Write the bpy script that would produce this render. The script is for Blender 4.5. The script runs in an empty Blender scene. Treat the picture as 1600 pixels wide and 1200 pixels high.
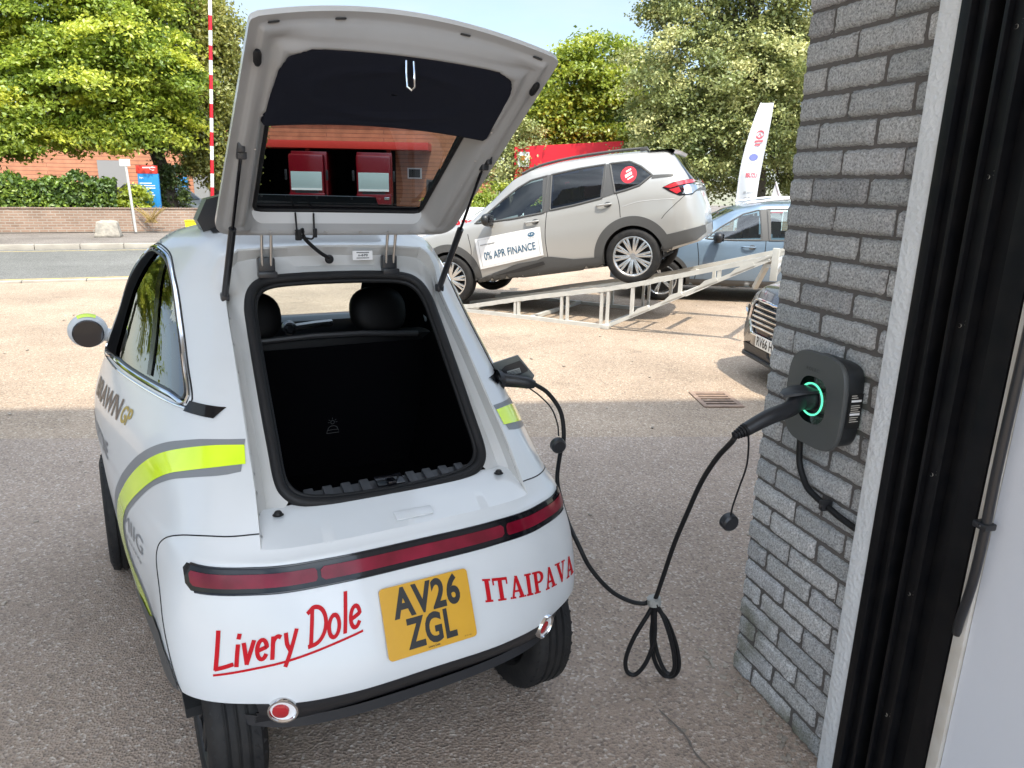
import bpy, bmesh, math, random
import numpy as np
from mathutils import Vector, Matrix
from mathutils.bvhtree import BVHTree

random.seed(7)
RNG = np.random.default_rng(11)
SC = bpy.context.scene
COL = SC.collection
R = math.radians

# ------------------------------------------------------------------ camera
F_PX, HORIZON, ROLL, CAM_H = 1128.0, 284.0, 0.02, 1.72
pitch = math.atan((600 - HORIZON) / F_PX)
fwd = Vector((0, math.cos(pitch), -math.sin(pitch)))
rgt = Vector((1, 0, 0))
upv = rgt.cross(fwd)
ra = math.atan(ROLL)
cr_, cu_ = rgt * math.cos(ra) + upv * math.sin(ra), -rgt * math.sin(ra) + upv * math.cos(ra)
camd = bpy.data.cameras.new("camera")
camd.sensor_fit = 'HORIZONTAL'
camd.sensor_width = 36.0
camd.lens = 36.0 * F_PX / 1600.0
camd.clip_start, camd.clip_end = 0.05, 2000
cam = bpy.data.objects.new("camera", camd)
COL.objects.link(cam)
cam.matrix_world = Matrix(((cr_.x, cu_.x, -fwd.x, 0), (cr_.y, cu_.y, -fwd.y, 0), (cr_.z, cu_.z, -fwd.z, CAM_H), (0, 0, 0, 1)))
SC.camera = cam

# ------------------------------------------------------------------ sky, sun, exposure
SUN_DIR = Vector((0.25, -0.50, 1.0)).normalized()          # towards the sun
SKY_STRENGTH, SUN_STRENGTH, EXPOSURE = 0.08, 2.0, 1.64
world = bpy.data.worlds.new("World")
SC.world = world
world.use_nodes = True
wn = world.node_tree
wn.nodes.clear()
w_out = wn.nodes.new('ShaderNodeOutputWorld')
w_bg = wn.nodes.new('ShaderNodeBackground')
w_sky = wn.nodes.new('ShaderNodeTexSky')
w_sky.sky_type = 'NISHITA'
w_sky.sun_disc = False
w_sky.sun_elevation = math.asin(SUN_DIR.z)
w_sky.sun_rotation = math.atan2(SUN_DIR.x, SUN_DIR.y)
w_sky.air_density, w_sky.dust_density, w_sky.ozone_density = 1.0, 0.6, 1.0
w_co = wn.nodes.new('ShaderNodeTexCoord')
w_map = wn.nodes.new('ShaderNodeMapping')
w_map.inputs['Scale'].default_value = (1.0, 1.0, 3.4)
w_map.inputs['Location'].default_value = (3.1, 0.4, 0.2)
w_n = wn.nodes.new('ShaderNodeTexNoise')
w_n.inputs['Scale'].default_value = 1.7
w_n.inputs['Detail'].default_value = 9
w_n.inputs['Roughness'].default_value = 0.55
w_r = wn.nodes.new('ShaderNodeValToRGB')
w_r.color_ramp.elements[0].position, w_r.color_ramp.elements[0].color = 0.36, (0, 0, 0, 1)
w_r.color_ramp.elements[1].position, w_r.color_ramp.elements[1].color = 0.66, (0.92, 0.92, 0.92, 1)
w_mix = wn.nodes.new('ShaderNodeMix')
w_mix.data_type = 'RGBA'
# clouds brighten towards the sun, out of view, as added fill for the shade
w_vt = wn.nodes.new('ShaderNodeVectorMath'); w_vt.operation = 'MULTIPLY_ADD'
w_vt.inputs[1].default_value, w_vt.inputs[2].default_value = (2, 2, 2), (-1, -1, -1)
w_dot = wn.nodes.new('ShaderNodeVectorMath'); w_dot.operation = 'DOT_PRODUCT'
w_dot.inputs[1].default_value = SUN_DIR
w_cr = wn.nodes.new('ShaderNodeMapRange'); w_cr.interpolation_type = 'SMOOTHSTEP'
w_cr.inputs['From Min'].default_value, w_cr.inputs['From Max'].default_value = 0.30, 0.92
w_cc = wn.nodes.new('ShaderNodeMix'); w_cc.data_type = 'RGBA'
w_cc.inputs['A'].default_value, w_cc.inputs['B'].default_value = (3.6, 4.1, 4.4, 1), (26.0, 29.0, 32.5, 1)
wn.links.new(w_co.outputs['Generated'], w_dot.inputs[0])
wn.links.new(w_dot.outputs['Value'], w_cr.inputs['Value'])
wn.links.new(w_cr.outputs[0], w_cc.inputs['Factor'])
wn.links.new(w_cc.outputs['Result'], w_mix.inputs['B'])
wn.links.new(w_co.outputs['Generated'], w_map.inputs['Vector'])
wn.links.new(w_map.outputs[0], w_n.inputs['Vector'])
wn.links.new(w_n.outputs['Fac'], w_r.inputs[0])
wn.links.new(w_r.outputs[0], w_mix.inputs['Factor'])
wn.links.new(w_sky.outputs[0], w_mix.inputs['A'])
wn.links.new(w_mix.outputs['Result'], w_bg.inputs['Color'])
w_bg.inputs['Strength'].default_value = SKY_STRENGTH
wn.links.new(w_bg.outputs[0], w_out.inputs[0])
sund = bpy.data.lights.new("sun", 'SUN')
sund.energy, sund.angle, sund.color = SUN_STRENGTH, R(0.5), (1.0, 0.91, 0.76)
sun = bpy.data.objects.new("sun", sund)
COL.objects.link(sun)
sun.rotation_euler = (-SUN_DIR).to_track_quat('-Z', 'Y').to_euler()
sun.location = (3, -6, 14)
SC.view_settings.view_transform = 'Standard'
SC.view_settings.look = 'None'
SC.view_settings.gamma = 1
SC.view_settings.exposure = EXPOSURE
SC.cycles.max_bounces = 10
SC.cycles.transparent_max_bounces = 24

# ------------------------------------------------------------------ materials
def new_mat(name):
    m = bpy.data.materials.new(name)
    m.use_nodes = True
    return m, m.node_tree, m.node_tree.nodes['Principled BSDF']

def mat(name, col, rough=0.5, metal=0.0, spec=0.5, coat=0.0, bump=None, var=None, coatr=0.05):
    """bump=(scale, strength, distance); var=(scale, second colour, amount)"""
    m, nt, b = new_mat(name)
    b.inputs['Base Color'].default_value = (*col, 1)
    b.inputs['Roughness'].default_value = rough
    b.inputs['Metallic'].default_value = metal
    b.inputs['Specular IOR Level'].default_value = spec
    b.inputs['Coat Weight'].default_value = coat
    b.inputs['Coat Roughness'].default_value = coatr
    tc = nt.nodes.new('ShaderNodeTexCoord')
    if var:
        n = nt.nodes.new('ShaderNodeTexNoise')
        n.inputs['Scale'].default_value = var[0]
        n.inputs['Detail'].default_value = 6
        nt.links.new(tc.outputs['Object'], n.inputs['Vector'])
        rr = nt.nodes.new('ShaderNodeMapRange')
        rr.inputs['From Min'].default_value, rr.inputs['From Max'].default_value = 0.35, 0.68
        rr.inputs['To Max'].default_value = var[2]
        nt.links.new(n.outputs['Fac'], rr.inputs['Value'])
        mx = nt.nodes.new('ShaderNodeMix')
        mx.data_type = 'RGBA'
        mx.inputs['A'].default_value, mx.inputs['B'].default_value = (*col, 1), (*var[1], 1)
        nt.links.new(rr.outputs[0], mx.inputs['Factor'])
        nt.links.new(mx.outputs['Result'], b.inputs['Base Color'])
    if bump:
        n2 = nt.nodes.new('ShaderNodeTexNoise')
        n2.inputs['Scale'].default_value = bump[0]
        n2.inputs['Detail'].default_value = 5
        nt.links.new(tc.outputs['Object'], n2.inputs['Vector'])
        bp = nt.nodes.new('ShaderNodeBump')
        bp.inputs['Strength'].default_value, bp.inputs['Distance'].default_value = bump[1], bump[2]
        nt.links.new(n2.outputs['Fac'], bp.inputs['Height'])
        nt.links.new(bp.outputs[0], b.inputs['Normal'])
    return m

def glass(name, tint, gain=1.0, rough=0.0):
    """thin pane: tinted transmission plus a Schlick reflection, the same from both sides"""
    m = bpy.data.materials.new(name)
    m.use_nodes = True
    nt = m.node_tree
    nt.nodes.clear()
    out = nt.nodes.new('ShaderNodeOutputMaterial')
    tr = nt.nodes.new('ShaderNodeBsdfTransparent')
    tr.inputs[0].default_value = (*tint, 1)
    gl = nt.nodes.new('ShaderNodeBsdfGlossy')
    gl.inputs['Color'].default_value = (1, 1, 1, 1)
    gl.inputs['Roughness'].default_value = rough
    lw = nt.nodes.new('ShaderNodeLayerWeight')
    lw.inputs[0].default_value = 0.5
    pw = nt.nodes.new('ShaderNodeMath'); pw.operation = 'POWER'; pw.inputs[1].default_value = 4.0
    ma = nt.nodes.new('ShaderNodeMath'); ma.operation = 'MULTIPLY_ADD'
    ma.inputs[1].default_value, ma.inputs[2].default_value = 1.0 - 0.07 * gain, 0.07 * gain
    mx = nt.nodes.new('ShaderNodeMixShader')
    nt.links.new(lw.outputs['Facing'], pw.inputs[0])
    nt.links.new(pw.outputs[0], ma.inputs[0])
    nt.links.new(ma.outputs[0], mx.inputs[0])
    nt.links.new(tr.outputs[0], mx.inputs[1])
    nt.links.new(gl.outputs[0], mx.inputs[2])
    nt.links.new(mx.outputs[0], out.inputs[0])
    return m

def asphalt(name, base, chips, dark, scale=1.0, patch=0.35, crack=False):
    m, nt, b = new_mat(name)
    L = nt.links
    tc = nt.nodes.new('ShaderNodeTexCoord')
    v = nt.nodes.new('ShaderNodeTexVoronoi'); v.inputs['Scale'].default_value = 105 * scale
    v.inputs['Randomness'].default_value = 1
    L.new(tc.outputs['Object'], v.inputs['Vector'])
    sep = nt.nodes.new('ShaderNodeSeparateColor'); L.new(v.outputs['Color'], sep.inputs[0])
    rp = nt.nodes.new('ShaderNodeValToRGB')
    e = rp.color_ramp.elements
    e[0].position, e[0].color = 0.0, (*dark, 1)
    e[1].position, e[1].color = 1.0, (*chips, 1)
    k = e.new(0.35); k.color = (*base, 1)
    k = e.new(0.8); k.color = (*base, 1)
    L.new(sep.outputs[0], rp.inputs[0])
    n = nt.nodes.new('ShaderNodeTexNoise'); n.inputs['Scale'].default_value = 0.55; n.inputs['Detail'].default_value = 8
    n.inputs['Roughness'].default_value = 0.62
    L.new(tc.outputs['Object'], n.inputs['Vector'])
    mr = nt.nodes.new('ShaderNodeMapRange')
    mr.inputs['From Min'].default_value, mr.inputs['From Max'].default_value = 0.3, 0.7
    mr.inputs['To Min'].default_value, mr.inputs['To Max'].default_value = 1 - patch, 1 + patch * 0.6
    L.new(n.outputs['Fac'], mr.inputs['Value'])
    n3 = nt.nodes.new('ShaderNodeTexNoise'); n3.inputs['Scale'].default_value = 1.9; n3.inputs['Detail'].default_value = 3
    n3.inputs['Distortion'].default_value = 0.8
    L.new(tc.outputs['Object'], n3.inputs['Vector'])
    m3 = nt.nodes.new('ShaderNodeMapRange')          # old oil spots and worn patches
    m3.inputs['From Min'].default_value, m3.inputs['From Max'].default_value = 0.60, 0.74
    m3.inputs['To Min'].default_value, m3.inputs['To Max'].default_value = 1.0, 0.80
    L.new(n3.outputs['Fac'], m3.inputs['Value'])
    mm = nt.nodes.new('ShaderNodeMath'); mm.operation = 'MULTIPLY'
    L.new(mr.outputs[0], mm.inputs[0]); L.new(m3.outputs[0], mm.inputs[1])
    mu = nt.nodes.new('ShaderNodeMix'); mu.data_type = 'RGBA'; mu.blend_type = 'MULTIPLY'; mu.inputs['Factor'].default_value = 1
    L.new(rp.outputs[0], mu.inputs['A']); L.new(mm.outputs[0], mu.inputs['B'])
    L.new(mu.outputs['Result'], b.inputs['Base Color'])
    b.inputs['Roughness'].default_value = 0.86
    b.inputs['Specular IOR Level'].default_value = 0.3
    bp = nt.nodes.new('ShaderNodeBump'); bp.inputs['Strength'].default_value = 0.75; bp.inputs['Distance'].default_value = 0.006
    L.new(v.outputs['Distance'], bp.inputs['Height'])
    L.new(bp.outputs[0], b.inputs['Normal'])
    return m

def leaf_mat(name, c_dark, c_mid, c_light, trans=0.4):
    m = bpy.data.materials.new(name)
    m.use_nodes = True
    nt = m.node_tree
    nt.nodes.clear()
    out = nt.nodes.new('ShaderNodeOutputMaterial')
    at = nt.nodes.new('ShaderNodeAttribute'); at.attribute_name = 'tint'
    rp = nt.nodes.new('ShaderNodeValToRGB')
    e = rp.color_ramp.elements
    e[0].position, e[0].color = 0.0, (*c_dark, 1)
    e[1].position, e[1].color = 1.0, (*c_light, 1)
    k = e.new(0.5); k.color = (*c_mid, 1)
    df = nt.nodes.new('ShaderNodeBsdfDiffuse')
    tl = nt.nodes.new('ShaderNodeBsdfTranslucent')
    mx = nt.nodes.new('ShaderNodeMixShader'); mx.inputs[0].default_value = trans
    gl = nt.nodes.new('ShaderNodeBsdfGlossy'); gl.inputs['Roughness'].default_value = 0.45
    gl.inputs['Color'].default_value = (0.9, 0.95, 0.9, 1)
    m2 = nt.nodes.new('ShaderNodeMixShader'); m2.inputs[0].default_value = 0.045
    L = nt.links
    L.new(at.outputs['Fac'], rp.inputs[0])
    L.new(rp.outputs[0], df.inputs[0]); L.new(rp.outputs[0], tl.inputs[0])
    L.new(df.outputs[0], mx.inputs[1]); L.new(tl.outputs[0], mx.inputs[2])
    L.new(mx.outputs[0], m2.inputs[1]); L.new(gl.outputs[0], m2.inputs[2])
    L.new(m2.outputs[0], out.inputs[0])
    return m

def island_mat(name, cols, rough, bump, noise_col=0.35, mott=60, stain=None):
    """masonry whose colour differs from unit to unit (Random Per Island), with a coarse grain"""
    m, nt, b = new_mat(name)
    L = nt.links
    g = nt.nodes.new('ShaderNodeNewGeometry')
    tc = nt.nodes.new('ShaderNodeTexCoord')
    rp = nt.nodes.new('ShaderNodeValToRGB')
    e = rp.color_ramp.elements
    e[0].position, e[0].color = 0, (*cols[0], 1)
    e[1].position, e[1].color = 1, (*cols[-1], 1)
    for i, c in enumerate(cols[1:-1]):
        k = e.new((i + 1) / (len(cols) - 1)); k.color = (*c, 1)
    L.new(g.outputs['Random Per Island'], rp.inputs[0])
    n = nt.nodes.new('ShaderNodeTexNoise'); n.inputs['Scale'].default_value = mott; n.inputs['Detail'].default_value = 7
    n.inputs['Roughness'].default_value = 0.75
    L.new(tc.outputs['Object'], n.inputs['Vector'])
    mr = nt.nodes.new('ShaderNodeMapRange')
    mr.inputs['From Min'].default_value, mr.inputs['From Max'].default_value = 0.35, 0.65
    mr.inputs['To Min'].default_value, mr.inputs['To Max'].default_value = 1 - noise_col, 1 + noise_col
    L.new(n.outputs['Fac'], mr.inputs['Value'])
    mu = nt.nodes.new('ShaderNodeMix'); mu.data_type = 'RGBA'; mu.blend_type = 'MULTIPLY'; mu.inputs['Factor'].default_value = 1
    L.new(rp.outputs[0], mu.inputs['A']); L.new(mr.outputs[0], mu.inputs['B'])
    last = mu.outputs['Result']
    if stain:                     # damp greenish stains that start from the foot of the wall
        col, top = stain
        sx = nt.nodes.new('ShaderNodeSeparateXYZ'); L.new(tc.outputs['Object'], sx.inputs[0])
        hz_ = nt.nodes.new('ShaderNodeMapRange'); hz_.inputs['From Min'].default_value, hz_.inputs['From Max'].default_value = 0, top
        hz_.inputs['To Min'].default_value, hz_.inputs['To Max'].default_value = 0.62, 0.25
        L.new(sx.outputs[2], hz_.inputs['Value'])
        n5 = nt.nodes.new('ShaderNodeTexNoise'); n5.inputs['Scale'].default_value = 5.5; n5.inputs['Detail'].default_value = 7
        L.new(tc.outputs['Object'], n5.inputs['Vector'])
        lt = nt.nodes.new('ShaderNodeMath'); lt.operation = 'SUBTRACT'; L.new(hz_.outputs[0], lt.inputs[0]); L.new(n5.outputs['Fac'], lt.inputs[1])
        m8 = nt.nodes.new('ShaderNodeMapRange'); m8.inputs['From Max'].default_value = 0.2; m8.inputs['To Max'].default_value = 0.75
        L.new(lt.outputs[0], m8.inputs['Value'])
        mx = nt.nodes.new('ShaderNodeMix'); mx.data_type = 'RGBA'; mx.inputs['B'].default_value = (*col, 1)
        L.new(m8.outputs[0], mx.inputs['Factor']); L.new(last, mx.inputs['A']); last = mx.outputs['Result']
    L.new(last, b.inputs['Base Color'])
    b.inputs['Roughness'].default_value = rough
    b.inputs['Specular IOR Level'].default_value = 0.25
    bp = nt.nodes.new('ShaderNodeBump'); bp.inputs['Strength'].default_value = bump[0]; bp.inputs['Distance'].default_value = bump[1]
    L.new(n.outputs['Fac'], bp.inputs['Height'])
    L.new(bp.outputs[0], b.inputs['Normal'])
    return m

def coursed_mat(name, c1, c2, mortar, bw, bh, scale_axis='XZ', msize=0.02, rough=0.9):
    """brickwork or boarding seen from far off"""
    m, nt, b = new_mat(name)
    L = nt.links
    tc = nt.nodes.new('ShaderNodeTexCoord')
    sp = nt.nodes.new('ShaderNodeSeparateXYZ'); cb = nt.nodes.new('ShaderNodeCombineXYZ')
    L.new(tc.outputs['Object'], sp.inputs[0])
    L.new(sp.outputs['XYZ'.index(scale_axis[0])], cb.inputs[0]); L.new(sp.outputs['XYZ'.index(scale_axis[1])], cb.inputs[1])
    br = nt.nodes.new('ShaderNodeTexBrick')
    br.inputs['Scale'].default_value = 1
    br.inputs['Brick Width'].default_value, br.inputs['Row Height'].default_value = bw, bh
    br.inputs['Mortar Size'].default_value = msize
    br.inputs['Color1'].default_value, br.inputs['Color2'].default_value = (*c1, 1), (*c2, 1)
    br.inputs['Mortar'].default_value = (*mortar, 1)
    L.new(cb.outputs[0], br.inputs['Vector'])
    n = nt.nodes.new('ShaderNodeTexNoise'); n.inputs['Scale'].default_value = 2.2; n.inputs['Detail'].default_value = 8
    L.new(tc.outputs['Object'], n.inputs['Vector'])
    mr = nt.nodes.new('ShaderNodeMapRange'); mr.inputs['To Min'].default_value, mr.inputs['To Max'].default_value = 0.6, 1.4
    L.new(n.outputs['Fac'], mr.inputs['Value'])
    mu = nt.nodes.new('ShaderNodeMix'); mu.data_type = 'RGBA'; mu.blend_type = 'MULTIPLY'; mu.inputs['Factor'].default_value = 1
    L.new(br.outputs['Color'], mu.inputs['A']); L.new(mr.outputs[0], mu.inputs['B'])
    L.new(mu.outputs['Result'], b.inputs['Base Color'])
    b.inputs['Roughness'].default_value = rough
    bp = nt.nodes.new('ShaderNodeBump'); bp.inputs['Strength'].default_value = 0.5; bp.inputs['Distance'].default_value = 0.01; bp.invert = True
    L.new(br.outputs['Fac'], bp.inputs['Height'])
    L.new(bp.outputs[0], b.inputs['Normal'])
    return m

MT = {}
MT['white'] = mat('white_paint', (0.615, 0.635, 0.65), 0.36, coat=0.6, coatr=0.07, var=(2.5, (0.575, 0.595, 0.605), 0.8))
MT['inner'] = mat('inner_paint', (0.50, 0.50, 0.49), 0.45, coat=0.2, coatr=0.2, var=(5, (0.44, 0.44, 0.42), 0.6))
MT['gate_paint_shaded'] = mat('gate_inner_paint_shaded', (0.345, 0.345, 0.345), 0.42, coat=0.2, coatr=0.2, var=(5, (0.30, 0.30, 0.295), 0.6))  # inner paint copy, darkened for the shade under the raised tailgate
MT['black'] = mat('black_plastic', (0.016, 0.017, 0.02), 0.42, bump=(500, 0.12, 0.001))
MT['satin_black'] = mat('satin_black', (0.02, 0.021, 0.024), 0.3)
MT['rubber'] = mat('black_rubber', (0.009, 0.009, 0.010), 0.55, spec=0.3, bump=(140, 0.2, 0.002))
MT['tyre'] = mat('tyre_rubber', (0.011, 0.011, 0.012), 0.7, spec=0.3, bump=(60, 0.3, 0.003), var=(14, (0.028, 0.026, 0.024), 0.7))
MT['cloth'] = mat('black_lining', (0.0012, 0.0012, 0.002), 0.9, spec=0.06)
MT['leather'] = mat('black_leather', (0.002, 0.002, 0.0025), 0.55, spec=0.2, bump=(220, 0.25, 0.001))
MT['navy'] = mat('navy_lining', (0.007, 0.009, 0.018), 0.7, spec=0.25, bump=(300, 0.2, 0.001))
MT['chrome'] = mat('chrome', (0.75, 0.76, 0.78), 0.06, metal=1)
MT['steel'] = mat('zinc_steel', (0.55, 0.55, 0.54), 0.3, metal=1)
MT['dark_trim'] = mat('piano_black', (0.006, 0.006, 0.008), 0.08, spec=0.4)
MT['yellow'] = mat('fluorescent_yellow', (0.66, 0.90, 0.01), 0.18, coat=0.8, var=(6, (0.78, 0.98, 0.03), 0.9))
MT['grey_vinyl'] = mat('grey_vinyl', (0.20, 0.21, 0.225), 0.4)
MT['red_vinyl'] = mat('red_vinyl', (0.47, 0.005, 0.012), 0.55, spec=0.2)
MT['ink'] = mat('dark_ink', (0.03, 0.032, 0.035), 0.5)
MT['gold'] = mat('gold_ink', (0.40, 0.29, 0.05), 0.4)
MT['bronze_ink'] = mat('bronze_ink', (0.16, 0.12, 0.095), 0.45)
MT['plate'] = mat('plate_yellow', (0.60, 0.32, 0.008), 0.28, coat=0.5, var=(9, (0.54, 0.28, 0.006), 0.7))
MT['plate_white'] = mat('plate_white', (0.8, 0.8, 0.77), 0.3)
MT['plate_ink'] = mat('plate_black', (0.012, 0.012, 0.012), 0.4)
MT['lens'] = mat('red_lens', (0.13, 0.004, 0.014), 0.12, spec=0.35, var=(9, (0.26, 0.010, 0.034), 0.8))
MT['lens2'] = mat('red_reflector', (0.40, 0.012, 0.02), 0.12, coat=0.8)
MT['tint'] = glass('tinted_glass', (0.27, 0.31, 0.32), 0.6)
MT['clear'] = glass('clear_glass', (0.80, 0.86, 0.85))
MT['sideglass'] = glass('side_glass', (0.40, 0.46, 0.46), 2.2)
MT['darkglass'] = glass('privacy_glass', (0.08, 0.12, 0.19), 0.5)
MT['carglass'] = glass('car_glass', (0.58, 0.68, 0.68), 0.8)
MT['mirror'] = mat('mirror_glass', (0.012, 0.012, 0.015), 0.06, spec=0.45)
MT['mortar'] = mat('mortar', (0.12, 0.11, 0.105), 0.95, bump=(160, 0.6, 0.004))
MT['suv'] = mat('stone_beige_paint', (0.36, 0.355, 0.342), 0.30, metal=0.15, coat=0.8)
MT['blue_car'] = mat('pale_blue_paint', (0.15, 0.215, 0.29), 0.3, metal=0.2, coat=0.8)
MT['black_car'] = mat('dark_paint', (0.025, 0.026, 0.03), 0.25, coat=0.9)
MT['clad'] = mat('grey_cladding', (0.07, 0.07, 0.07), 0.6, bump=(300, 0.2, 0.002))
MT['alloy'] = mat('alloy', (0.62, 0.63, 0.64), 0.25, metal=0.9)
MT['alloy_dark'] = mat('alloy_dark', (0.03, 0.03, 0.032), 0.4, metal=0.5)
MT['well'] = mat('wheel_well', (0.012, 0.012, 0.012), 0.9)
MT['galv'] = mat('galvanised_steel', (0.62, 0.61, 0.57), 0.5, metal=0.15, var=(7, (0.50, 0.50, 0.47), 0.8), bump=(30, 0.1, 0.003))
MT['bark'] = mat('bark', (0.10, 0.08, 0.06), 0.95, bump=(14, 0.9, 0.03), var=(5, (0.05, 0.045, 0.035), 0.9))
MT['concrete'] = mat('concrete', (0.40, 0.36, 0.30), 0.95, bump=(20, 0.6, 0.02), var=(8, (0.24, 0.22, 0.19), 0.9))
MT['red_paint'] = mat('red_paint', (0.62, 0.015, 0.03), 0.4)
MT['white_gloss'] = mat('white_gloss', (0.8, 0.8, 0.8), 0.4)
MT['render'] = mat('white_render', (0.74, 0.76, 0.78), 0.75, bump=(70, 0.6, 0.012), var=(4, (0.60, 0.62, 0.64), 0.5))
MT['wallpaint'] = mat('white_wall_paint', (0.66, 0.68, 0.73), 0.5, bump=(35, 0.15, 0.004))
MT['faint_print'] = mat('faint_print', (0.09, 0.09, 0.09), 0.7)
MT['wornpaint'] = mat('worn_beige_paint', (0.50, 0.46, 0.40), 0.6, var=(12, (0.62, 0.60, 0.56), 0.8))
MT['guide'] = mat('black_steel', (0.004, 0.0045, 0.006), 0.42, spec=0.22, var=(18, (0.014, 0.013, 0.013), 0.5), bump=(40, 0.12, 0.003))
MT['charger'] = mat('charger_grey', (0.075, 0.08, 0.08), 0.42, bump=(700, 0.08, 0.0005))
MT['charger_side'] = mat('charger_black', (0.018, 0.020, 0.022), 0.38)
m_, nt_, b_ = new_mat('green_light_ring')
b_.inputs['Base Color'].default_value = (0.05, 0.4, 0.25, 1)
b_.inputs['Emission Color'].default_value = (0.10, 0.80, 0.42, 1)
b_.inputs['Emission Strength'].default_value = 0.55
MT['ring'] = m_

# ------------------------------------------------------------------ mesh helpers
def link(o, parent=None):
    COL.objects.link(o)
    if parent is not None:
        o.parent = parent
    return o

def mesh_obj(name, verts, faces, m, parent=None, smooth=True, sharp=None):
    me = bpy.data.meshes.new(name)
    me.from_pydata([tuple(map(float, v)) for v in verts], [], [tuple(map(int, f)) for f in faces])
    me.update()
    for x in (m if isinstance(m, (list, tuple)) else [m]):
        me.materials.append(x)
    if smooth:
        me.polygons.foreach_set('use_smooth', [True] * len(me.polygons))
    if sharp:
        try:
            me.set_sharp_from_angle(angle=R(sharp))
        except Exception:
            pass
    return link(bpy.data.objects.new(name, me), parent)

def tag(o, label=None, cat=None, group=None, kind=None):
    if label: o['label'] = label
    if cat: o['category'] = cat
    if group: o['group'] = group
    if kind: o['kind'] = kind
    return o

def thing(name, label, cat, loc=(0, 0, 0), rot=(0, 0, 0), scale=1.0, group=None):
    o = bpy.data.objects.new(name, None)
    o.empty_display_size = 0.2
    COL.objects.link(o)
    o.location, o.rotation_euler, o.scale = loc, rot, (scale,) * 3
    return tag(o, label, cat, group)

class MB:
    """collects shapes, becomes ONE mesh object"""
    def __init__(s):
        s.v, s.f = [], []
    def add(s, v, f):
        n = len(s.v)
        s.v += [tuple(map(float, p)) for p in v]
        s.f += [tuple(int(i) + n for i in q) for q in f]
        return s
    def box(s, c, d, rz=0.0, ch=0.0, rot=None):
        """box with chamfered edges, centre c, size d"""
        bm = bmesh.new()
        bmesh.ops.create_cube(bm, size=1)
        for v in bm.verts:
            v.co = Vector((v.co.x * d[0], v.co.y * d[1], v.co.z * d[2]))
        if ch > 0:
            bmesh.ops.bevel(bm, geom=list(bm.edges), offset=ch, segments=2, affect='EDGES', profile=0.6)
        M_ = Matrix.Translation(c) @ (rot.to_4x4() if rot is not None else Matrix.Rotation(rz, 4, 'Z'))
        bm.transform(M_)
        bm.verts.index_update()
        s.add([v.co for v in bm.verts], [[v.index for v in f.verts] for f in bm.faces])
        bm.free()
        return s
    def beam(s, a, b, w, h, up=(0, 0, 1), ch=0.0):
        a, b = Vector(a), Vector(b)
        d = (b - a); L = d.length; d.normalize()
        x = d.cross(Vector(up)).normalized(); z = x.cross(d)
        rot = Matrix((x, d, z)).transposed()
        return s.box((a + b) / 2, (w, L, h), rot=rot, ch=ch)
    def tube(s, pts, r, closed=False, n=10, caps=True):
        v, f = tube(pts, r, closed, n, caps)
        return s.add(v, f)
    def lathe(s, prof, c=(0, 0, 0), axis='Z', n=32, rot=None, arc=None):
        """prof: list of (radius, height) ; axis of revolution"""
        V, F_ = [], []
        a0, a1 = arc if arc else (0, 2 * math.pi)
        k = n if not arc else n + 1
        for i in range(k):
            a = a0 + (a1 - a0) * i / n
            for r_, h in prof:
                p = Vector((r_ * math.cos(a), r_ * math.sin(a), h))
                if axis == 'Y': p = Vector((p.x, p.z, p.y))
                if axis == 'X': p = Vector((p.z, p.x, p.y))
                if rot is not None: p = rot @ p
                V.append(p + Vector(c))
        m_ = len(prof)
        for i in range(n):
            j = (i + 1) % k
            for q in range(m_ - 1):
                F_.append((i * m_ + q, j * m_ + q, j * m_ + q + 1, i * m_ + q + 1))
        return s.add(V, F_)
    def prism(s, poly, z0, z1, M_=None):
        n = len(poly)
        V = [Vector((p[0], p[1], z0)) for p in poly] + [Vector((p[0], p[1], z1)) for p in poly]
        if M_ is not None: V = [M_ @ v for v in V]
        F_ = [tuple(range(n - 1, -1, -1)), tuple(range(n, 2 * n))]
        F_ += [(i, (i + 1) % n, (i + 1) % n + n, i + n) for i in range(n)]
        return s.add(V, F_)
    def grid(s, P, closed_u=False, closed_v=False):
        nu, nv = len(P), len(P[0])
        V = [p for row in P for p in row]
        F_ = []
        for i in range(nu if closed_u else nu - 1):
            for j in range(nv if closed_v else nv - 1):
                a, b = i, (i + 1) % nu
                c, d = j, (j + 1) % nv
                F_.append((a * nv + c, b * nv + c, b * nv + d, a * nv + d))
        return s.add(V, F_)
    def build(s, name, m, parent=None, smooth=False, sharp=35):
        return mesh_obj(name, s.v, s.f, m, parent, smooth=True, sharp=sharp)

def tube(pts, r, closed=False, n=10, caps=True):
    P = np.array([tuple(p) for p in pts], float)
    rr = np.full(len(P), r, float) if np.isscalar(r) else np.array(r, float)
    if closed:
        T = np.roll(P, -1, 0) - np.roll(P, 1, 0)
    else:
        T = np.gradient(P, axis=0)
    T /= np.linalg.norm(T, axis=1)[:, None] + 1e-12
    a = np.array([0, 0, 1.0]) if abs(T[0][2]) < 0.9 else np.array([1.0, 0, 0])
    u = np.cross(T[0], a); u /= np.linalg.norm(u)
    V = []
    for i in range(len(P)):
        u = u - T[i] * (u @ T[i]); u /= np.linalg.norm(u) + 1e-12
        w = np.cross(T[i], u)
        for k in range(n):
            t = 2 * math.pi * k / n
            V.append(P[i] + rr[i] * (math.cos(t) * u + math.sin(t) * w))
    F_ = []
    m_ = len(P)
    for i in range(m_ if closed else m_ - 1):
        j = (i + 1) % m_
        for k in range(n):
            l = (k + 1) % n
            F_.append((i * n + k, j * n + k, j * n + l, i * n + l))
    if caps and not closed:
        F_.append(tuple(range(n - 1, -1, -1)))
        F_.append(tuple((m_ - 1) * n + k for k in range(n)))
    return V, F_

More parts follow.
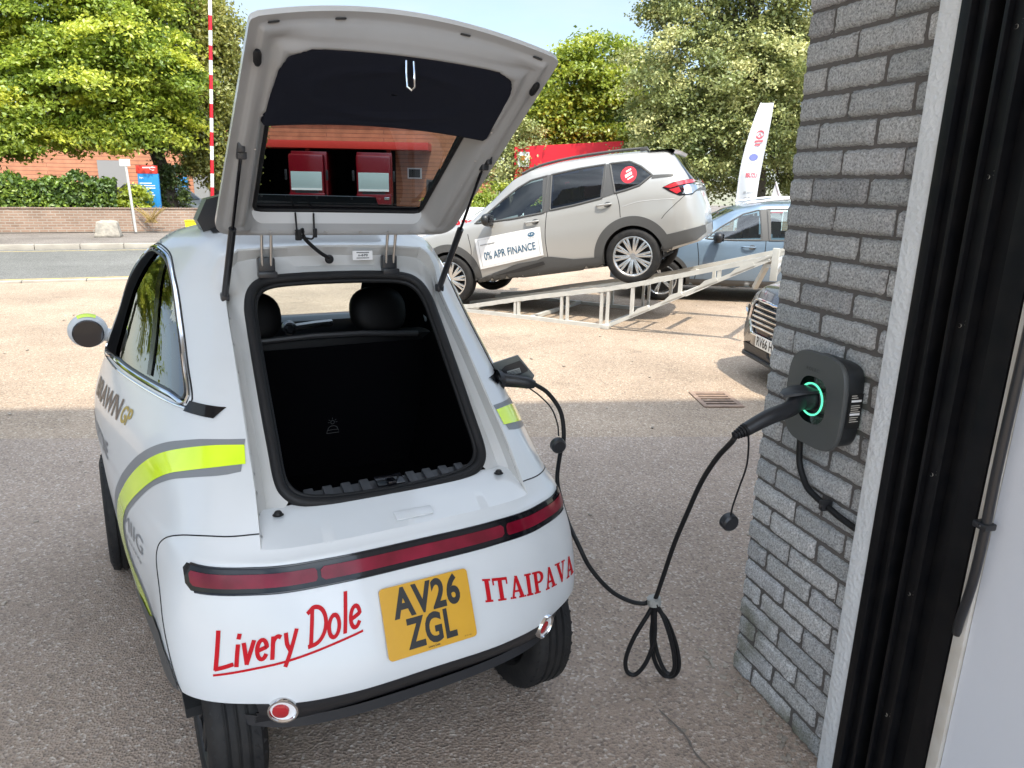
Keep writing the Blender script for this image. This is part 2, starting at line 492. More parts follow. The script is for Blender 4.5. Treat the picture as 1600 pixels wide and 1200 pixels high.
def cr(P, t):
    P = np.asarray(P, float); t = np.atleast_1d(np.asarray(t, float)); n = len(P)
    i = np.clip(np.floor(t).astype(int), 0, n - 2); f = (t - i)[:, None]
    g = lambda k: P[np.clip(k, 0, n - 1)]
    p0 = np.where((i - 1 < 0)[:, None], 2 * P[0] - P[1], g(i - 1))
    p3 = np.where((i + 2 > n - 1)[:, None], 2 * P[-1] - P[-2], g(i + 2))
    p1, p2 = g(i), g(i + 1)
    return .5 * (2 * p1 + (p2 - p0) * f + (2 * p0 - 5 * p1 + 4 * p2 - p3) * f * f + (3 * p1 - p0 - 3 * p2 + p3) * f ** 3)

def smooth_path(pts, per=8, closed=False):
    P = np.array([tuple(p) for p in pts], float)
    if closed:
        n = len(P)
        Q = np.vstack([P[-2:], P, P[:3]])
        return cr(Q, np.linspace(2, n + 2, n * per, endpoint=False))
    return cr(P, np.linspace(0, len(P) - 1, (len(P) - 1) * per + 1))

def poly2d(pts, maxlen):
    """flat polygon (may be concave) as a fine triangle mesh: verts2d, faces"""
    bm = bmesh.new()
    vs = [bm.verts.new((p[0], p[1], 0)) for p in pts]
    bm.faces.new(vs)
    return refine(bm, maxlen)

def refine(bm, maxlen):
    bmesh.ops.triangulate(bm, faces=list(bm.faces))
    for _ in range(5):
        es = [e for e in bm.edges if e.calc_length() > maxlen]
        if not es: break
        bmesh.ops.subdivide_edges(bm, edges=es, cuts=1)
        bmesh.ops.triangulate(bm, faces=list(bm.faces))
    bm.verts.index_update()
    V = [(v.co.x, v.co.y) for v in bm.verts]
    F_ = [[v.index for v in f.verts] for f in bm.faces]
    bm.free()
    return V, F_

def text2d(s, h, width=None, bold=0.0, shear=0.0, maxlen=9.0, align='LEFT', space=1.0):
    """letters as a flat mesh, cap height h, origin at the left end of the baseline"""
    cu = bpy.data.curves.new('lettering', 'FONT')
    cu.body = s
    cu.offset = bold
    cu.shear = shear
    cu.space_character = space
    cu.resolution_u = 4
    o = bpy.data.objects.new('lettering', cu)
    COL.objects.link(o)
    dg = bpy.context.evaluated_depsgraph_get()
    dg.update()
    me = bpy.data.meshes.new_from_object(o.evaluated_get(dg))
    bm = bmesh.new(); bm.from_mesh(me)
    bpy.data.objects.remove(o); bpy.data.curves.remove(cu); bpy.data.meshes.remove(me)
    xs = [v.co.x for v in bm.verts]
    x0, x1 = min(xs), max(xs)
    k = h / 0.69
    kx = k if width is None else width / (x1 - x0)
    sh = {'LEFT': x0, 'CENTER': (x0 + x1) / 2, 'RIGHT': x1}[align]
    for v in bm.verts:
        v.co = Vector(((v.co.x - sh) * kx, v.co.y * k, 0))
    return refine(bm, maxlen)

def strokes2d(lines, w, lift=True):
    """pen strokes: list of polylines -> flat ribbon mesh"""
    V, F_ = [], []
    for pl in lines:
        P = np.array(pl, float)
        T = np.gradient(P, axis=0); T /= np.linalg.norm(T, axis=1)[:, None] + 1e-9
        N = np.stack([-T[:, 1], T[:, 0]], 1)
        ww = np.full(len(P), w / 2)
        n0 = len(V)
        A, B = P + N * ww[:, None], P - N * ww[:, None]
        A[0] -= T[0] * w * .3; B[0] -= T[0] * w * .3; A[-1] += T[-1] * w * .3; B[-1] += T[-1] * w * .3
        for a, b in zip(A, B): V += [tuple(a), tuple(b)]
        for i in range(len(P) - 1):
            F_.append((n0 + 2 * i, n0 + 2 * i + 1, n0 + 2 * i + 3, n0 + 2 * i + 2))
    return V, F_

def join2d(parts):
    V, F_ = [], []
    for v, f in parts:
        n = len(V); V += list(v); F_ += [[i + n for i in q] for q in f]
    return V, F_

def place2d(name, V, F_, fn, m, parent, smooth=True):
    return mesh_obj(name, [fn(*p) for p in V], F_, m, parent, smooth=smooth)

def frame_fn(o, ux, uy, off=0.0):
    o, ux, uy = Vector(o), Vector(ux), Vector(uy)
    n = ux.cross(uy).normalized()
    return lambda x, y: o + ux * x + uy * y + n * off

def resample(pts, n, closed=True):
    P = np.array(pts, float)
    if closed: P = np.vstack([P, P[:1]])
    d = np.r_[0, np.cumsum(np.linalg.norm(np.diff(P, axis=0), axis=1))]
    t = np.linspace(0, d[-1], n, endpoint=not closed)
    return np.stack([np.interp(t, d, P[:, k]) for k in range(P.shape[1])], 1)

def inside(poly, X, Y):
    X, Y = np.asarray(X), np.asarray(Y)
    c = np.zeros(X.shape, bool); n = len(poly)
    for i in range(n):
        x1, y1 = poly[i]; x2, y2 = poly[(i + 1) % n]
        m_ = ((y1 > Y) != (y2 > Y)) & (X < (x2 - x1) * (Y - y1) / (y2 - y1 + 1e-12) + x1)
        c ^= m_
    return c

def shrink(poly, k):
    P = np.array(poly, float); c = P.mean(0)
    return c + (P - c) * k

def ring_patch(poly, fn, rings=10, n=72):
    """smooth pane over a star-shaped outline, mapped by fn(a,b)->(point)"""
    B = resample(poly, n); c = B.mean(0)
    V, F_ = [], []
    for k in range(rings):
        s_ = 1 - k / rings
        for p in B: V.append(fn(*(c + (p - c) * s_)))
    V.append(fn(*c))
    for k in range(rings - 1):
        for i in range(n):
            j = (i + 1) % n
            F_.append((k * n + i, k * n + j, (k + 1) * n + j, (k + 1) * n + i))
    for i in range(n):
        F_.append(((rings - 1) * n + i, (rings - 1) * n + (i + 1) % n, rings * n))
    return V, F_

class Skin:
    """a body surface that flat shapes can be laid on"""
    def __init__(s, verts, faces):
        s.t = BVHTree.FromPolygons([tuple(v) for v in verts], [tuple(f) for f in faces])
    def hit(s, o, d, off):
        loc, n, i, dist = s.t.ray_cast(Vector(o), Vector(d))
        if loc is None:
            loc, n, i, dist = s.t.find_nearest(Vector(o) + Vector(d) * 2)
        if n.dot(Vector(d)) > 0: n = -n
        return loc + n * off
    def side(s, sgn, axis='Y', off=0.002):
        """fn(a, z): a runs along the car, looked at from the side sgn"""
        if axis == 'Y':   # car runs along Y, sides are +-X
            return lambda a, z: s.hit((sgn * 3, a, z), (-sgn, 0, 0), off)
        return lambda a, z: s.hit((a, sgn * 3, z), (0, -sgn, 0), off)
    def along(s, o_axis, sgn, off=0.002):
        if o_axis == 'Y':
            return lambda a, z: s.hit((a, sgn * 5, z), (0, -sgn, 0), off)
        return lambda a, z: s.hit((sgn * 8, a, z), (-sgn, 0, 0), off)

def wheel(parent, c, Rr, wid, rimR, outer, spokes=10, rim_m=None, name='wheel', axis='Y', twin=True, tread=True):
    """rim mesh (part) with its tyre (sub-part); outer = +1/-1 side that faces outwards along the axle"""
    ax = lambda p: p if axis == 'Y' else Vector((p[1], p[0], p[2]))
    c = Vector(c)
    h = wid / 2
    rb = MB()
    prof = [(rimR * 0.99, -h * .8), (rimR * .9, -h * .5), (rimR * .88, h * .3), (rimR * .92, h * .72), (rimR * 1.0, h * .80), (rimR * 1.02, h * .9), (rimR * .97, h * .92), (rimR * .93, h * .8)]
    rb.lathe([(a, b * outer) for a, b in prof], axis='Y', n=48)
    d = h * .70 * outer
    rb.lathe([(0.0, d), (rimR * .16, d), (rimR * .2, d - .015 * outer), (rimR * .2, d - .05 * outer)], axis='Y', n=20)
    for k in range(spokes):
        a = 2 * math.pi * k / spokes
        for da in ((-.11, .11) if twin else (0,)):
            a1 = a + da * .35; a2 = a + da
            p = Vector((math.cos(a1) * rimR * .15, d - .01 * outer, math.sin(a1) * rimR * .15))
            q = Vector((math.cos(a2) * rimR * .94, d + .004 * outer, math.sin(a2) * rimR * .94))
            rb.beam(p, q, rimR * (.125 if twin else .16), .022, up=(0, 1, 0), ch=.006)
    rb.v = [tuple(ax(Vector(v)) + c) for v in rb.v]
    w = rb.build(name, rim_m or MT['alloy'], parent)
    tb = MB()
    tp = []
    for r_, y in [(rimR * .98, -h * .78), (rimR * 1.06, -h * .98), (rimR + (Rr - rimR) * .55, -h * 1.02), (Rr - .02, -h * .92), (Rr - .004, -h * .78)]:
        tp.append((r_, y))
    ng = 4
    for k in range(ng):
        y0 = -h * .72 + k * (h * 1.44 / ng); y1 = y0 + h * 1.44 / ng
        g = .008
        tp += [(Rr, y0 + .004), (Rr, y1 - g), (Rr - .009, y1 - g + .001), (Rr - .009, y1 - .001)] if k < ng - 1 else [(Rr, y0 + .004), (Rr, y1)]
    for r_, y in [(Rr - .004, h * .78), (Rr - .02, h * .92), (rimR + (Rr - rimR) * .55, h * 1.02), (rimR * 1.06, h * .98), (rimR * .98, h * .78)]:
        tp.append((r_, y))
    tb.lathe(tp, axis='Y', n=56)
    if tread:
        for k in range(44):
            a = 2 * math.pi * k / 44
            for sy in (-1, 1):
                p = Vector((math.cos(a) * (Rr - .009), sy * h * .80, math.sin(a) * (Rr - .009)))
                q = Vector((math.cos(a + .06) * (Rr - .001), sy * h * .55, math.sin(a + .06) * (Rr - .001)))
                tb.beam(p, q, .020, .005, up=p.normalized())
    tb.v = [tuple(ax(Vector(v)) + c) for v in tb.v]
    tb.build('tyre', MT['tyre'], w)
    bb = MB()
    bb.lathe([(0, -h * .2 * outer), (rimR * .86, -h * .2 * outer)], axis='Y', n=32)
    bb.lathe([(0, h * .1 * outer), (rimR * .55, h * .1 * outer), (rimR * .55, -h * .1 * outer)], axis='Y', n=32)
    bb.v = [tuple(ax(Vector(v)) + c) for v in bb.v]
    bb.build('brake_disc', MT['alloy_dark'], w)
    return w

# ================================================================== GROUND, ROAD, PAVEMENT
MT['ground'] = asphalt('forecourt_tarmac', (0.375, 0.288, 0.212), (0.58, 0.49, 0.39), (0.22, 0.165, 0.128), 1.0, .28)
MT['apron'] = asphalt('apron_tarmac', (0.345, 0.270, 0.215), (0.52, 0.45, 0.39), (0.22, 0.175, 0.145), 1.05, .22)
MT['road'] = asphalt('road_tarmac', (0.165, 0.163, 0.152), (0.29, 0.285, 0.27), (0.09, 0.09, 0.085), .7, .2)
MT['pave'] = asphalt('pavement_tarmac', (0.20, 0.175, 0.155), (0.32, 0.29, 0.26), (0.12, 0.10, 0.09), .6, .3)
MT['kerb'] = mat('kerb_stone', (0.42, 0.38, 0.32), 0.9, bump=(30, .5, .01), var=(3, (0.30, 0.27, 0.23), .8))
MT['line'] = mat('road_paint_yellow', (0.62, 0.46, 0.14), 0.7, var=(8, (0.36, 0.30, 0.18), .9))
MT['field'] = mat('waste_ground', (0.24, 0.22, 0.17), 0.95, bump=(3, .4, .05), var=(.2, (0.16, 0.18, 0.10), .8))

def sheet(name, poly, z, m, kind='structure'):
    o = mesh_obj(name, [(p[0], p[1], z) for p in poly], [tuple(range(len(poly)))], m, None, smooth=False)
    return tag(o, None, None, None, kind)

gx = [(-400, -400), (400, -400), (400, 600), (-400, 600)]
sheet('ground', gx, -0.004, MT['field'])
# street runs along SD; KN points away from the forecourt
SD = Vector((.925, .380, 0)).normalized(); KN = Vector((-.380, .925, 0)).normalized()
K0 = Vector((-7.30, 11.80, 0))
st = lambda s, t, z=0: K0 + SD * s + KN * t + Vector((0, 0, z))
def strip(name, t0, t1, z, m, s0=-70, s1=90):
    return sheet(name, [st(s0, t0)[:2], st(s1, t0)[:2], st(s1, t1)[:2], st(s0, t1)[:2]], z, m)
fc = [(-60, -40), (60, -40)] + [tuple(st(s, 0.0)[:2]) for s in (62, -70)]
sheet('forecourt', fc, 0.0, MT['ground'])
sheet('apron', [(-9, -3), (9, -3), (9, 5.35), (-9, 4.15)], 0.004, MT['apron'])
strip('road', .14, 6.0, 0.002, MT['road'])
for nm, t0, t1, h in (('kerb', 0.0, .14, .035), ('far_kerb', 6.0, 6.14, .12)):
    mb = MB()
    s_ = -40.0
    while s_ < 40:
        a, b = st(s_ + .006, (t0 + t1) / 2, h / 2 - .01), st(s_ + .909, (t0 + t1) / 2, h / 2 - .01)
        mb.beam(a, b, t1 - t0, h + .02, ch=.012); s_ += .915
    tag(mb.build(nm, MT['kerb']), None, None, None, 'structure')
strip('pavement', 6.14, 9.0, .115, MT['pave'])
strip('verge', 9.0, 40, .05, MT['pave'], -40, 45)
for t in (.42, 5.55):
    strip('road_marking', t, t + .08, .006, MT['line'])

# loose grit and dead leaves lying about, a tarred crack by the pier
gv = MB()
for k in range(420):
    if k < 150: x, y = random.uniform(-6, 4), random.uniform(3.2, 11)
    elif k < 300: x, y = random.uniform(-3.5, .9), random.uniform(1.4, 4.5)
    else:
        t = random.uniform(-.1, .8); x, y = .84 + .28 * t - random.uniform(.01, .12), 2.31 - .96 * t + random.uniform(-.03, .03)
    if -1.9 < x < .25 and 1.6 < y < 4.4: continue
    s = random.choice((.004, .006, .009, .013)) * (1.3 if y > 5 else 1)
    a = random.uniform(0, 3.1)
    gv.box((x, y, s * .3 + .004), (s * 1.7, s, s * .6), rz=a, ch=s * .18)
tag(gv.build('grit', mat('grit_stone', (.20, .17, .14), .9, var=(3, (.46, .40, .33), .9))), None, None, None, 'stuff')
ckp = smooth_path([(.52, 2.06), (.58, 1.95), (.60, 1.86), (.66, 1.75), (.70, 1.62), (.78, 1.48)], 6)
ck = []
for i, p in enumerate(ckp):
    w_ = .0028 + .0012 * math.sin(i * 1.7)
    ck.append([(p[0] - w_ + random.uniform(-.002, .002), p[1], .0075), (p[0] + w_ + random.uniform(-.002, .002), p[1] + .003, .0075)])
tag(MB().grid(ck).build('road_crack', mat('tar', (.14, .12, .105), .85)), None, None, None, 'structure')

# ================================================================== GARAGE BUILDING (its shade, pier, door guide, inner wall)
D_ = Vector((0.28, -0.96, 0)); N_ = Vector((-0.96, -0.28, 0)); A_ = Vector((0.84, 2.31, 0)); Zv = Vector((0, 0, 1))
wp = lambda s, n=0.0, z=0.0: A_ + D_ * s + N_ * n + Zv * z        # along the jamb, out of it, up
FD = Vector((0.96, 0.28, 0))
bl = thing('garage_building', 'pale garage building whose open doorway the photo is taken from', 'building', (0, 0, 0))
bm_fac = mat('pale_cladding', (0.74, 0.74, 0.72), 0.7, var=(2, (0.68, 0.68, 0.66), .6))
fa = MB()
fr = lambda x, y0=2.06: Vector((x, y0 + .2917 * x, 0))
def wallseg(p, q, z0, z1, th=.25):
    d = (q - p); L = d.length; d.normalize(); nn = Vector((-d.y, d.x, 0))
    c = (p + q) / 2 - nn * th / 2 + Vector((0, 0, (z0 + z1) / 2))
    fa.box(c, (L, th, z1 - z0), rz=math.atan2(d.y, d.x))
wallseg(fr(-13), fr(-3.2), 0, 3.8)
wallseg(fr(-3.2), fr(1.2), 3.3, 3.8)
wallseg(fr(1.9), fr(14), 0, 3.6)
fa.build('facade', bm_fac, bl)
rf = MB()
SHADE_ROOF_Z = 14.0
e0, e1 = Vector((-14, 5.33 + .116 * -13 - .53 * SHADE_ROOF_Z, 0)), Vector((16, 5.33 + .116 * 17 - .53 * SHADE_ROOF_Z, 0))
P = [e0, e1, Vector((16, -4.5, 0)), Vector((-14, -4.5, 0))]
rf.prism([(p.x, p.y) for p in P], SHADE_ROOF_Z, SHADE_ROOF_Z + .3)  # unseen roof slab, height and edge shaped to set the forecourt shade
rf.prism([(-13, -1.0), (-3.2, 1.9), (1.2, 3.15), (9, 4.65), (9, .2), (-13, -3.2)], 3.8, 3.95)  # unseen low overhang, added to cut overhead light behind the microcar
uq = [Vector((p.x, p.y - .02, 0)) for p in (e0, e1)]
rf.beam((uq[0] + Vector((0, -.15, (4.62 + SHADE_ROOF_Z) / 2)))[:], (uq[1] + Vector((0, -.15, (4.62 + SHADE_ROOF_Z) / 2)))[:], .3, SHADE_ROOF_Z - 4.62)  # unseen upper wall, added pale to bounce light into the shade
rf.build('roof', bm_fac, bl)
# brick pier: every brick is modelled, rock-faced, with raked joints
pier = thing('brick_pier', 'grey rock-faced brick pier carrying the wall charger beside the doorway', 'pier', tuple(A_))
pv_ = lambda s, n, z: D_ * s + N_ * n + Zv * z
MT['brick'] = island_mat('grey_brick', [(0.33, 0.33, 0.335), (0.46, 0.46, 0.46), (0.36, 0.37, 0.375), (0.54, 0.535, 0.53), (0.42, 0.42, 0.415), (0.49, 0.49, 0.50)], 0.92, (1.0, 0.0048), .62, 165, stain=((0.13, 0.13, 0.075), .75))
CH = .0761
def brick(mb, s0, s1, z0, z1, n1=.0, n0=-.10, end=False, rng=RNG):
    """one brick; outer face lumpy and pillowed, left end lumpy too when it is the pier's corner"""
    ns, nz = max(4, int((s1 - s0) / .012)), 7
    P = []
    ph = rng.random(6) * 6.28
    for j in range(nz + 1):
        row = []
        z = z0 + (z1 - z0) * j / nz
        for i in range(ns + 1):
            s = s0 + (s1 - s0) * i / ns
            ed = min(i, ns - i, j, nz - j)
            n = n1 + rng.normal(0, .0010) + .0012 * math.sin(s * 60 + ph[0]) * math.sin(z * 70 + ph[1])
            if ed == 0: n -= .012 + abs(rng.normal(0, .0015))
            ss = s
            if end and i == 0: ss = s - .0 + rng.normal(0, .003); n -= .006
            zz = z + (rng.normal(0, .0008) if 0 < i < ns else 0)
            row.append(pv_(ss, n, zz))
        P.append(row)
    # sides back to the core
    top = [pv_(s0 + (s1 - s0) * i / ns, n0, z1) for i in range(ns + 1)]
    bot = [pv_(s0 + (s1 - s0) * i / ns, n0, z0) for i in range(ns + 1)]
    mb.grid([bot] + P + [top])
    for i in (0, ns):
        col = [P[j][i] for j in range(nz + 1)]
        s = s0 if i == 0 else s1
        if end and i == 0:
            rows = [col]
            for n in (-.02, -.045, -.07, n0):
                rows.append([pv_(s + (-.008 + rng.normal(0, .003) if 0 < j < nz else .002), n, z0 + (z1 - z0) * j / nz) for j in range(nz + 1)])
            mb.grid(rows)
        else:
            mb.grid([col, [pv_(s, n0, z0 + (z1 - z0) * j / nz) for j in range(nz + 1)]])
bk = MB()
J = .0085
for k in range(0, 43):
    z0, z1 = k * CH + J / 2, (k + 1) * CH - J / 2
    if k == 0: z0 = 0.002
    cuts = [0, .103, .328, .495] if k % 2 == 0 else [0, .215, .440, .495]
    jx = RNG.normal(0, .003)
    for i in range(len(cuts) - 1):
        a = cuts[i] + (0 if i == 0 else J / 2 + jx); b = cuts[i + 1] - (J / 2 - jx if i < len(cuts) - 2 else 0)
        brick(bk, a, b, z0, z1, n1=RNG.normal(.002, .002), end=(i == 0))
bk.build('bricks', MT['brick'], pier, sharp=60)
MB().box(pv_(.25, -.16, 1.64), (.49, .30, 3.27), rz=math.atan2(D_.y, D_.x)).box(pv_(.20, -.50, 1.64), (.395, .5, 3.27), rz=math.atan2(D_.y, D_.x)).build('mortar_core', MT['mortar'], pier)
# rendered strip
jm = MB()
rz_ = math.atan2(D_.y, D_.x)
jm.box(wp(.526, -.045, 1.65), (.062, .13, 3.3), rz=rz_, ch=.006)
tag(jm.build('render_strip', MT['render']), 'narrow white rendered strip between the grey bricks and the black door guide', 'wall strip')
# roller door guide: dark folded steel channels
gd = thing('roller_door_guide', 'tall black steel roller door guide beside the white rendered strip', 'door guide', tuple(wp(.56)))
gp = MB()
gq = lambda s, n, z: D_ * s + N_ * n + Zv * z
def chan(s0, s1, n0, n1): gp.box(gq((s0 + s1) / 2, (n0 + n1) / 2, 1.65), (abs(s1 - s0), abs(n1 - n0), 3.3), rz=rz_, ch=.002)
chan(.002, .030, -.06, .026); chan(.031, .060, -.06, .006); chan(.061, .072, -.06, .020); chan(.073, .105, -.06, -.020); chan(.106, .116, -.06, .016); chan(.117, .150, -.06, .002); chan(.151, .160, -.06, .012); chan(.161, .205, -.06, -.016)
chan(.206, .262, -.06, -.003)
gp.build('steel_channel', MT['guide'], gd, sharp=25)
for z in (.35, .72, 1.05, 1.42, 1.75, 2.05):
    for ds in (0, .014):
        MB().lathe([(0, .004), (.004, .004), (.005, 0)], c=gq(.13 + ds, .003, z + ds * .6), axis='X', n=10).build('rivet', MT['wornpaint'], gd)
eb = MB().box(wp(.843, -.03, 1.65), (.030, .06, 3.3), rz=rz_, ch=.004)
tag(eb.build('door_edge_board', MT['wornpaint']), 'worn beige edge board right of the black door guide', 'edge board')
iw = MB().box(wp(1.9, -.11, 1.65), (2.08, .2, 3.3), rz=rz_)
tag(iw.build('inner_wall', MT['wallpaint']), 'smooth white painted wall right of the door guide', 'wall')
cd = thing('conduit', 'black conduit clipped down the white inner wall', 'conduit', tuple(wp(.87)))
cp_ = [(.03, .02, 3.2), (.01, .02, 2.2), (-.002, .018, 1.5), (-.006, .018, 1.15), (-.004, .018, .98), (-.010, .014, .85), (-.026, .008, .74), (-.034, -.002, .70)]
MB().tube(smooth_path([gq(*p) for p in cp_], 8), .0105, n=14).build('pipe', MT['satin_black'], cd)
MB().box(gq(-.008, .018, 1.0), (.036, .032, .016), rz=rz_, ch=.004).lathe([(0, .0), (.004, 0), (.005, .003)], c=gq(-.008, .036, 1.0), axis='X', n=12).build('pipe_clip', MT['black'], cd)

# ================================================================== WALL CHARGER AND CABLES
ch = thing('wall_charger', 'dark grey rounded-square car charger with a glowing green ring on the brick pier', 'charger', tuple(wp(.334, 0, 1.14)))
cq = lambda s, n, z: D_ * s + N_ * n + Zv * z
def squircle(a, b, e, n=64):
    return [(a * math.copysign(abs(math.cos(t)) ** (2 / e), math.cos(t)), b * math.copysign(abs(math.sin(t)) ** (2 / e), math.sin(t))) for t in np.linspace(0, 2 * math.pi, n, endpoint=False)]
def loft(levels, n=64):
    return [[cq(p[0], nn, p[1]) for p in squircle(a, b, e, n)] for a, b, e, nn in levels]
MB().grid(loft([(.100, .118, 5, .004), (.104, .122, 5, .012), (.106, .124, 4.6, .045), (.104, .122, 4.4, .062)]), closed_v=True).build('case', MT['charger_side'], ch)
lv = [(.104, .122, 4.2, .060), (.116, .133, 3.7, .066), (.1195, .1365, 3.6, .072), (.1195, .1365, 3.6, .078), (.1175, .1345, 3.6, .083)] + [(.1175 * k, .1345 * k, 3.6 - (1 - k) * 1.4, .083 + .004 * (1 - k ** 2)) for k in (.95, .85, .75, .65, .5)]
MB().grid(loft(lv), closed_v=True).build('front_cover', MT['charger'], ch)
circ = lambda r, n, z0=0, k=48: [cq(r * math.cos(t), n, z0 + r * math.sin(t)) for t in np.linspace(0, 2 * math.pi, k, endpoint=False)]
ZC = .003
MB().grid([circ(.0475, .086, ZC), circ(.048, .0895, ZC), circ(.0435, .0895, ZC), circ(.0425, .084, ZC)], closed_v=True).build('light_ring', MT['ring'], ch)
MB().grid([circ(.0425, .0885, ZC), circ(.040, .091, ZC), circ(.036, .083, ZC), circ(.001, .083, ZC)], closed_v=True).build('socket', MT['satin_black'], ch)
V, F_ = text2d('ROLEC', .0095, .052, bold=-.005, align='CENTER', space=1.3)
place2d('embossed_lettering', V, F_, lambda u, v: cq(u - .012, .0862, .082 + v), MT['charger_side'], ch)
# rating label on the side facing the door
lf = lambda u, v, o=.0: cq(.1065 + o, .030 + u, v)
def side_lab(name, u0, u1, v0, v1, m_, o): mesh_obj(name, [lf(u0, v0, o), lf(u1, v0, o), lf(u1, v1, o), lf(u0, v1, o)], [(0, 1, 2, 3)], m_, ch, smooth=False)
side_lab('rating_label', -.022, .022, -.055, .045, MT['plate_ink'], .0006)
V, F_ = join2d([strokes2d([[(a, y), (b, y)]], .0022) for a, b, y in ((-.016, .0, .040), (-.016, .004, .034), (-.014, .012, .012), (-.014, .015, .006), (-.014, .010, .0), (-.014, .016, -.006), (-.014, .012, -.022), (-.014, .008, -.028), (-.014, .014, -.034))])
place2d('label_print', V, F_, lambda u, v: lf(-u, v, .0012), MT['wornpaint'], ch)
for y in (.025, -.013):
    V, F_ = strokes2d([[(-.014, y), (.015, y)]], .006)
    place2d('label_bar', V, F_, lambda u, v: lf(-u, v, .0012), MT['white_gloss'], ch)
# supply cable below
sp = thing('supply_cable', 'black supply cable looping from below the charger to a wall clip', 'cable', tuple(wp(.23, 0, .9)))
MB().tube(smooth_path([cq(.0, .022, .13), cq(.002, .022, .06), cq(.015, .022, .0), (cq(.055, .022, -.05)), cq(.10, .022, -.066), cq(.15, .020, -.075), cq(.20, .018, -.085), cq(.265, .014, -.092)], 8), .0095, n=12).build('sheath', MT['rubber'], sp)
MB().box(cq(.146, .022, -.073), (.020, .034, .030), rz=rz_, ch=.004).lathe([(0, 0), (.004, 0), (.005, .003)], c=cq(.146, .041, -.073), axis='X', n=10).build('cable_clip', MT['black'], sp)

# charging lead: plug, loops, plug
cb = thing('charging_cable', 'black charging lead with looped slack running from the wall charger to the white car', 'cable', (.5, 2.2, 0))
o_ = Vector((.5, 2.2, 0))
def rel(p): return Vector(p) - o_
pc = wp(.334, .084, 1.143)
pl = MB()
h0, h1, h2, h3, h4 = pc, pc + N_ * .045, Vector((.772, 1.915, 1.128)), Vector((.705, 1.885, 1.112)), Vector((.640, 1.865, 1.082))
pl.tube([rel(p) for p in smooth_path([h0, h1, h2, h3, h4], 8)], list(np.interp(np.linspace(0, 4, 33), [0, .9, 1.4, 2, 3, 4], [.031, .031, .027, .023, .022, .019])), n=22)
plug = pl.build('plug', MT['black'], cb)
# flat thumb hood on top of the plug
hd = []
for s_, w_, zz in ((-.012, .028, .036), (.02, .034, .037), (.055, .034, .036), (.085, .025, .030), (.105, .010, .022)):
    c = pc + N_ * s_ + Zv * zz
    hd.append([rel(c + D_ * w_ * t + Zv * (-.010 if abs(t) == 1.05 else -.003 * t * t)) for t in (-1.05, -1, -.5, 0, .5, 1, 1.05)])
MB().grid(hd).build('thumb_hood', MT['black'], plug)
gr = MB()
d4 = (h4 - h3).normalized()
for k in range(5):
    c = h4 + d4 * (.004 + k * .008)
    gr.tube([rel(c - d4 * .0028), rel(c + d4 * .0028)], .0185 - k * .0018, n=18)
gr.tube([rel(h4), rel(h4 + d4 * .04)], [.014, .009], n=14)
gr.build('strain_relief', MT['rubber'], plug)
RC = .0078
main = [h4 + d4 * .035, (.618, 1.90, 1.035), (.600, 1.97, .955), (.585, 2.05, .845), (.568, 2.11, .715), (.548, 2.16, .580), (.530, 2.20, .434), (.512, 2.22, .325)]
loop1 = [(.495, 2.225, .27), (.452, 2.23, .17), (.430, 2.24, .075), (.438, 2.24, .020), (.468, 2.235, .012), (.500, 2.225, .07), (.520, 2.215, .17), (.515, 2.21, .27), (.512, 2.205, .325)]
loop2 = [(.524, 2.205, .30), (.560, 2.21, .25), (.600, 2.215, .15), (.618, 2.22, .06), (.602, 2.23, .012), (.566, 2.235, .015), (.530, 2.23, .08), (.512, 2.225, .18), (.512, 2.22, .26), (.508, 2.215, .32)]
loop3 = [(.520, 2.215, .31), (.548, 2.20, .26), (.582, 2.20, .16), (.598, 2.205, .075), (.590, 2.215, .03), (.565, 2.225, .045), (.535, 2.235, .12), (.516, 2.235, .22), (.505, 2.23, .315)]
tail = [(.480, 2.24, .300), (.440, 2.27, .288), (.385, 2.30, .300), (.338, 2.33, .330), (.294, 2.37, .372), (.262, 2.42, .42), (.225, 2.52, .47), (.20, 2.60, .53), (.185, 2.63, .60), (.192, 2.63, .70), (.204, 2.63, .77), (.190, 2.64, .87), (.140, 2.64, .945), (.085, 2.63, .985)]
def toward(p, k):
    c = Vector((0, 0, CAM_H)); return c + (Vector(p) - c) * k
tail = [toward(p, 1 - .075 * min(1, i / 5)) for i, p in enumerate(tail)]
path = smooth_path([rel(p) for p in main + loop1 + loop2 + loop3 + tail], 8)
MB().tube(path, RC, n=12).build('lead', MT['rubber'], cb)
MB().tube([rel((.512, 2.22, .312)), rel((.508, 2.22, .336))], .024, n=16).box(rel((.500, 2.205, .33)), (.018, .012, .02), ch=.003).build('cable_tie', mat('grey_tie', (.30, .30, .28), .5), cb)
# dust cap on its strap
MB().tube(smooth_path([rel(p) for p in ((.648, 1.868, 1.075), (.660, 1.885, 1.02), (.672, 1.92, .95), (.672, 1.96, .87), (.668, 1.985, .80), (.668, 1.995, .765))], 8), .0028, n=8).build('cap_strap', MT['rubber'], cb)
rt = Matrix.Rotation(R(25), 3, 'Y') @ Matrix.Rotation(R(20), 3, 'Z')
MB().lathe([(0, -.014), (.022, -.014), (.027, -.008), (.028, .012), (.022, .016), (0, .016)], c=rel((.668, 2.0, .738)), axis='Y', n=28, rot=rt).build('dust_cap', MT['satin_black'], cb)
q0, q1, q2, q3, q4 = [toward(p, .925) for p in ((-.125, 2.64, .985), (-.07, 2.625, 1.003), (-.02, 2.615, 1.002), (.04, 2.62, .995), (.085, 2.63, .983))]
p2_ = MB().tube([rel(p) for p in smooth_path([q0, q1, q2, q3, q4], 8)], list(np.interp(np.linspace(0, 4, 33), [0, 1, 2, 3.4, 4], [.030, .028, .024, .021, .014])), n=20).build('car_plug', MT['black'], cb)
